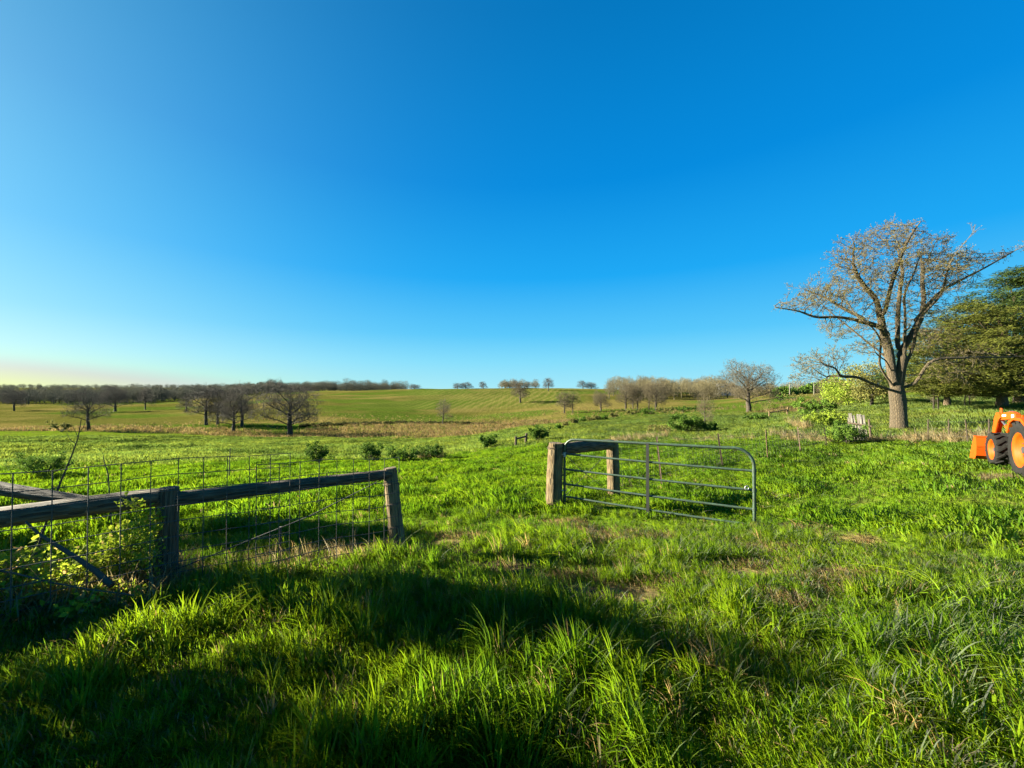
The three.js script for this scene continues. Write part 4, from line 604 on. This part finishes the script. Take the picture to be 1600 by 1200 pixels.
  stuff('dry_stalks', dry, M.grass, straw, 'bleached dry stalks along the fence lines and field edges', 'dry grass');
  // thin posts of the fence under the pines
  const ft = thing('line_fence', 'thin post and wire fence in tall dry grass behind the tractor bucket', 'fence', ground(1450, 692)), F = local(ft), tops = [];
  [[1450, 655, 692], [1482, 655, 692], [1513, 656, 694], [1545, 655, 697], [1600, 652, 702]].forEach(([x, t, b], k) => { const p = ground(x, b), h = (b - t) / FOCAL * -p.z, lean = k === 2 ? -.12 : .02; part('post', logGeo(F(V(p.x, p.y - .2, p.z)), F(V(p.x + lean, p.y + h, p.z)), .03, .025, 461 + k, 7, 4), M.oldWood, ft); tops.push([p, h]); });
  for (const y of [.3, .6, .9]) part('wire', wireGeo(tops.map(([p, h]) => F(V(p.x, p.y + h * y, p.z))), .004, 3), M.wire, ft);
}

// ---------------------------------------------------------------- orange loader tractor, its nose pointing away to the right
{
  const left = V(-.787, 0, -.617), fwd = V(.617, 0, -.787), F = V(12.45, 0, -9.8), gy = height(F.x, F.z);
  const o = F.clone().addScaledVector(left, -.56).addScaledVector(fwd, -.85); o.y = gy + .02;
  const g = thing('tractor', 'orange loader tractor with black lugged tyres parked at the right picture edge', 'tractor', o); g.rotation.y = Math.atan2(left.x, left.z); // local: +z = its left side, +x = back... see below
  // local axes: z to its left, x = up x z
  const X = V(0, 1, 0).cross(left), back = X.dot(fwd) < 0 ? 1 : -1, fx = (v) => -back * v; // fx: metres ahead -> local x
  const wheel = (name, ahead, side, R, w, rimR, lugs) => {
    const s = subgroup(name, g); s.position.set(fx(ahead), R - .03, side); const sd = Math.sign(side), tb = new GB();
    const prof = [[rimR * .96, -w * .42], [rimR * 1.08, -w * .5], [R * .8, -w * .53], [R * .9, -w * .49], [R * .945, -w * .38], [R * .955, 0], [R * .945, w * .38], [R * .9, w * .49], [R * .8, w * .53], [rimR * 1.08, w * .5], [rimR * .96, w * .42]].map(([a, b]) => new THREE.Vector2(a, b));
    tb.add(new THREE.LatheGeometry(prof, 56).rotateX(Math.PI / 2));
    for (let k = 0; k < lugs; k++) for (const h of [-1, 1]) { const a = (k + (h > 0 ? .5 : 0)) / lugs * 2 * Math.PI, b = new THREE.BoxGeometry(R * .085, R * .11, w * .58).rotateY(0); b.translate(0, 0, 0); b.applyMatrix4(new THREE.Matrix4().makeRotationX(0)); b.applyMatrix4(new THREE.Matrix4().makeRotationY(h * .75)); b.translate(0, R * .955, h * w * .255); b.rotateZ(a); tb.add(b); }
    part('tyre', tb.geo(), M.rubber, s);
    const rp = [[.001, w * .12], [rimR * .28, w * .12], [rimR * .32, w * .2], [rimR * .6, w * .1], [rimR * .78, w * .16], [rimR * .84, w * .34], [rimR * .93, w * .40], [rimR * 1.0, w * .46], [rimR * 1.05, w * .44]].map(([a, b]) => new THREE.Vector2(a, b * sd)), rb = new GB().add(new THREE.LatheGeometry(rp, 48).rotateX(Math.PI / 2));
    rb.add(new THREE.LatheGeometry([[rimR, w * .45], [rimR * .98, 0], [rimR, -w * .45]].map(([a, b]) => new THREE.Vector2(a, b)), 48).rotateX(Math.PI / 2));
    const rim = part('rim', rb.geo(), M.orange, s), bolts = new GB(); for (let k = 0; k < 8; k++) { const a = k / 8 * 6.283; bolts.add(new THREE.CylinderGeometry(.013, .013, .03, 6).rotateX(Math.PI / 2).translate(Math.cos(a) * rimR * .5, Math.sin(a) * rimR * .5, sd * w * .15)); } bolts.add(new THREE.CylinderGeometry(rimR * .2, rimR * .22, .07, 16).rotateX(Math.PI / 2).translate(0, 0, sd * w * .2));
    part('wheel_bolts', bolts.geo(), M.dark, s); return s;
  };
  wheel('front_wheel', .85, .58, .43, .30, .26, 15); wheel('front_wheel', .85, -.58, .43, .30, .26, 15);
  wheel('rear_wheel', -.9, .58, .63, .34, .38, 18); wheel('rear_wheel', -.9, -.58, .63, .34, .36, 18);
  const bx = (name, ahead, y, side, l, h, w, mat, rz = 0, parent = g) => { const m = part(name, new THREE.BoxGeometry(l, h, w), mat, parent); m.position.set(fx(ahead), y, side); m.rotation.z = rz * (back > 0 ? 1 : -1); return m; };
  const ext = (name, pts, side, w, mat) => { const s = new THREE.Shape(pts.map(([a, y]) => new THREE.Vector2(fx(a), y))); const m = part(name, new THREE.ExtrudeGeometry(s, { depth: w, bevelEnabled: true, bevelSize: .008, bevelThickness: .008, bevelSegments: 2 }).translate(0, 0, side - w / 2), mat, g); return m; };
  ext('hood', [[-.25, .75], [-.25, 1.22], [.2, 1.24], [.9, 1.12], [1.12, 1.0], [1.15, .62], [.9, .55]], 0, .5, M.orange);
  ext('grille', [[1.152, .66], [1.128, 1.0], [1.17, .98], [1.185, .68]], 0, .4, M.dark);
  for (const s of [-.17, .17]) { const m = part('headlight', new THREE.CylinderGeometry(.055, .055, .04, 16).rotateZ(Math.PI / 2), M.decal, g); m.position.set(fx(1.17), .95, s); }
  bx('chassis', .1, .52, 0, 2.2, .24, .3, M.dark); bx('front_axle', .85, .4, 0, .12, .12, .98, M.dark); bx('rear_axle', -.9, .6, 0, .26, .26, .9, M.dark);
  for (const s of [-1, 1]) {
    const fp = [[-.2, .95], [-.34, 1.2], [-.6, 1.3], [-1.0, 1.3], [-1.3, 1.15], [-1.3, 1.1], [-1.0, 1.25], [-.6, 1.25], [-.38, 1.16], [-.25, .93]]; ext('fender', fp, s * .56, .34, M.orange);
    ext('loader_arm', [[-.02, 1.22], [.0, 1.36], [.25, 1.40], [1.06, 1.30], [1.20, 1.16], [1.60, .45], [1.49, .40], [1.08, 1.08], [.98, 1.16], [.3, 1.22]], s * .5, .07, M.orange);
    ext('knee_plate', [[.84, 1.22], [.92, 1.335], [1.07, 1.34], [1.22, 1.2], [1.40, .78], [1.26, .72], [1.0, 1.12]], s * .555, .02, M.orange);
    ext('loader_tower', [[-.06, 1.33], [.14, 1.33], [.25, .62], [.32, .42], [.02, .42], [.08, .7]], s * .42, .06, M.orange);
    const cyl = (name, a, b, r, mat) => { const p = V(fx(a[0]), a[1], s * .5), q = V(fx(b[0]), b[1], s * .5); return part(name, new GB().tube([p, q], [r, r], 12).geo(), mat, g); };
    cyl('hydraulic_cylinder', [.22, .82], [.72, 1.02], .038, M.orange); cyl('hydraulic_rod', [.7, 1.01], [1.0, 1.13], .02, M.steel);
    cyl('bucket_cylinder', [.98, 1.32], [1.25, 1.02], .032, M.orange); cyl('bucket_rod', [1.24, 1.03], [1.48, .72], .017, M.steel);
    const st = new GB().tube([V(fx(.55), 1.39, s * .5), V(fx(.35), 1.42, s * .49), V(fx(.05), 1.3, s * .46), V(fx(.0), 1.0, s * .4)], [.012, .012, .012, .012], 6).geo(); part('hydraulic_hose', st, M.dark, g);
    const dl = bx('decal', .12, 1.30, s * .538 + s * .012, .14, .08, .004, M.decal, .04); const dl2 = bx('decal', .66, 1.285, s * .548, .24, .045, .004, M.decal, .1);
    const gd = new GB(); for (const a of [.98, 1.06]) gd.tube([V(fx(a), 1.3, s * .5), V(fx(a), 1.46, s * .5)], [.016, .012], 8); part('grease_fitting', gd.geo(), M.orange, g);
  }
  // bucket: a bent shell with side plates
  const bk = subgroup('bucket', g), prof = [[1.62, .66], [1.56, .4], [1.6, .14], [1.72, .04], [2.15, .0]], shell = new GB();
  for (let k = 0; k < prof.length - 1; k++) { const [a, b] = prof[k], [c, d] = prof[k + 1], l = Math.hypot(c - a, d - b), m = new THREE.BoxGeometry(l + .01, .016, 1.62); m.rotateZ(Math.atan2(d - b, fx(c) - fx(a))); m.translate((fx(a) + fx(c)) / 2, (b + d) / 2, 0); shell.add(m); }
  part('shell', shell.geo(), M.orange, bk);
  for (const s of [-1, 1]) { const sh = new THREE.Shape([...prof, [2.12, .1], [1.80, .62]].map(([a, y]) => new THREE.Vector2(fx(a), y))); part('side_plate', new THREE.ExtrudeGeometry(sh, { depth: .016, bevelEnabled: false }).translate(0, 0, s * .81 - (s > 0 ? .016 : 0)), M.orange, bk); }
  part('top_lip', new THREE.BoxGeometry(.2, .03, 1.62).translate(fx(1.7), .645, 0), M.orange, bk);
  for (const s of [-.5, .5]) part('bucket_ear', new THREE.BoxGeometry(.1, .34, .05).translate(fx(1.53), .42, s), M.orange, bk);
  bx('seat', -.72, 1.12, 0, .42, .12, .42, M.dark); bx('seat_back', -.93, 1.35, 0, .1, .4, .42, M.dark, .15); bx('floor', -.35, .72, 0, .5, .05, .9, M.dark);
  const sw = part('steering_wheel', new THREE.TorusGeometry(.19, .018, 8, 28).rotateX(Math.PI / 2).rotateZ(.35), M.dark, g); sw.position.set(fx(-.3), 1.42, 0);
  const rp = [V(fx(-1.15), .7, .44), V(fx(-1.15), 2.1, .44), V(fx(-1.15), 2.25, .36), V(fx(-1.15), 2.27, 0), V(fx(-1.15), 2.25, -.36), V(fx(-1.15), 2.1, -.44), V(fx(-1.15), .7, -.44)]; part('roll_bar', new GB().tube(rp, rp.map(() => .035), 8).geo(), M.dark, g);
}
scene.traverse((o) => { if (o.isMesh) { o.castShadow = true; o.receiveShadow = true; } });
renderer.render(scene, camera);
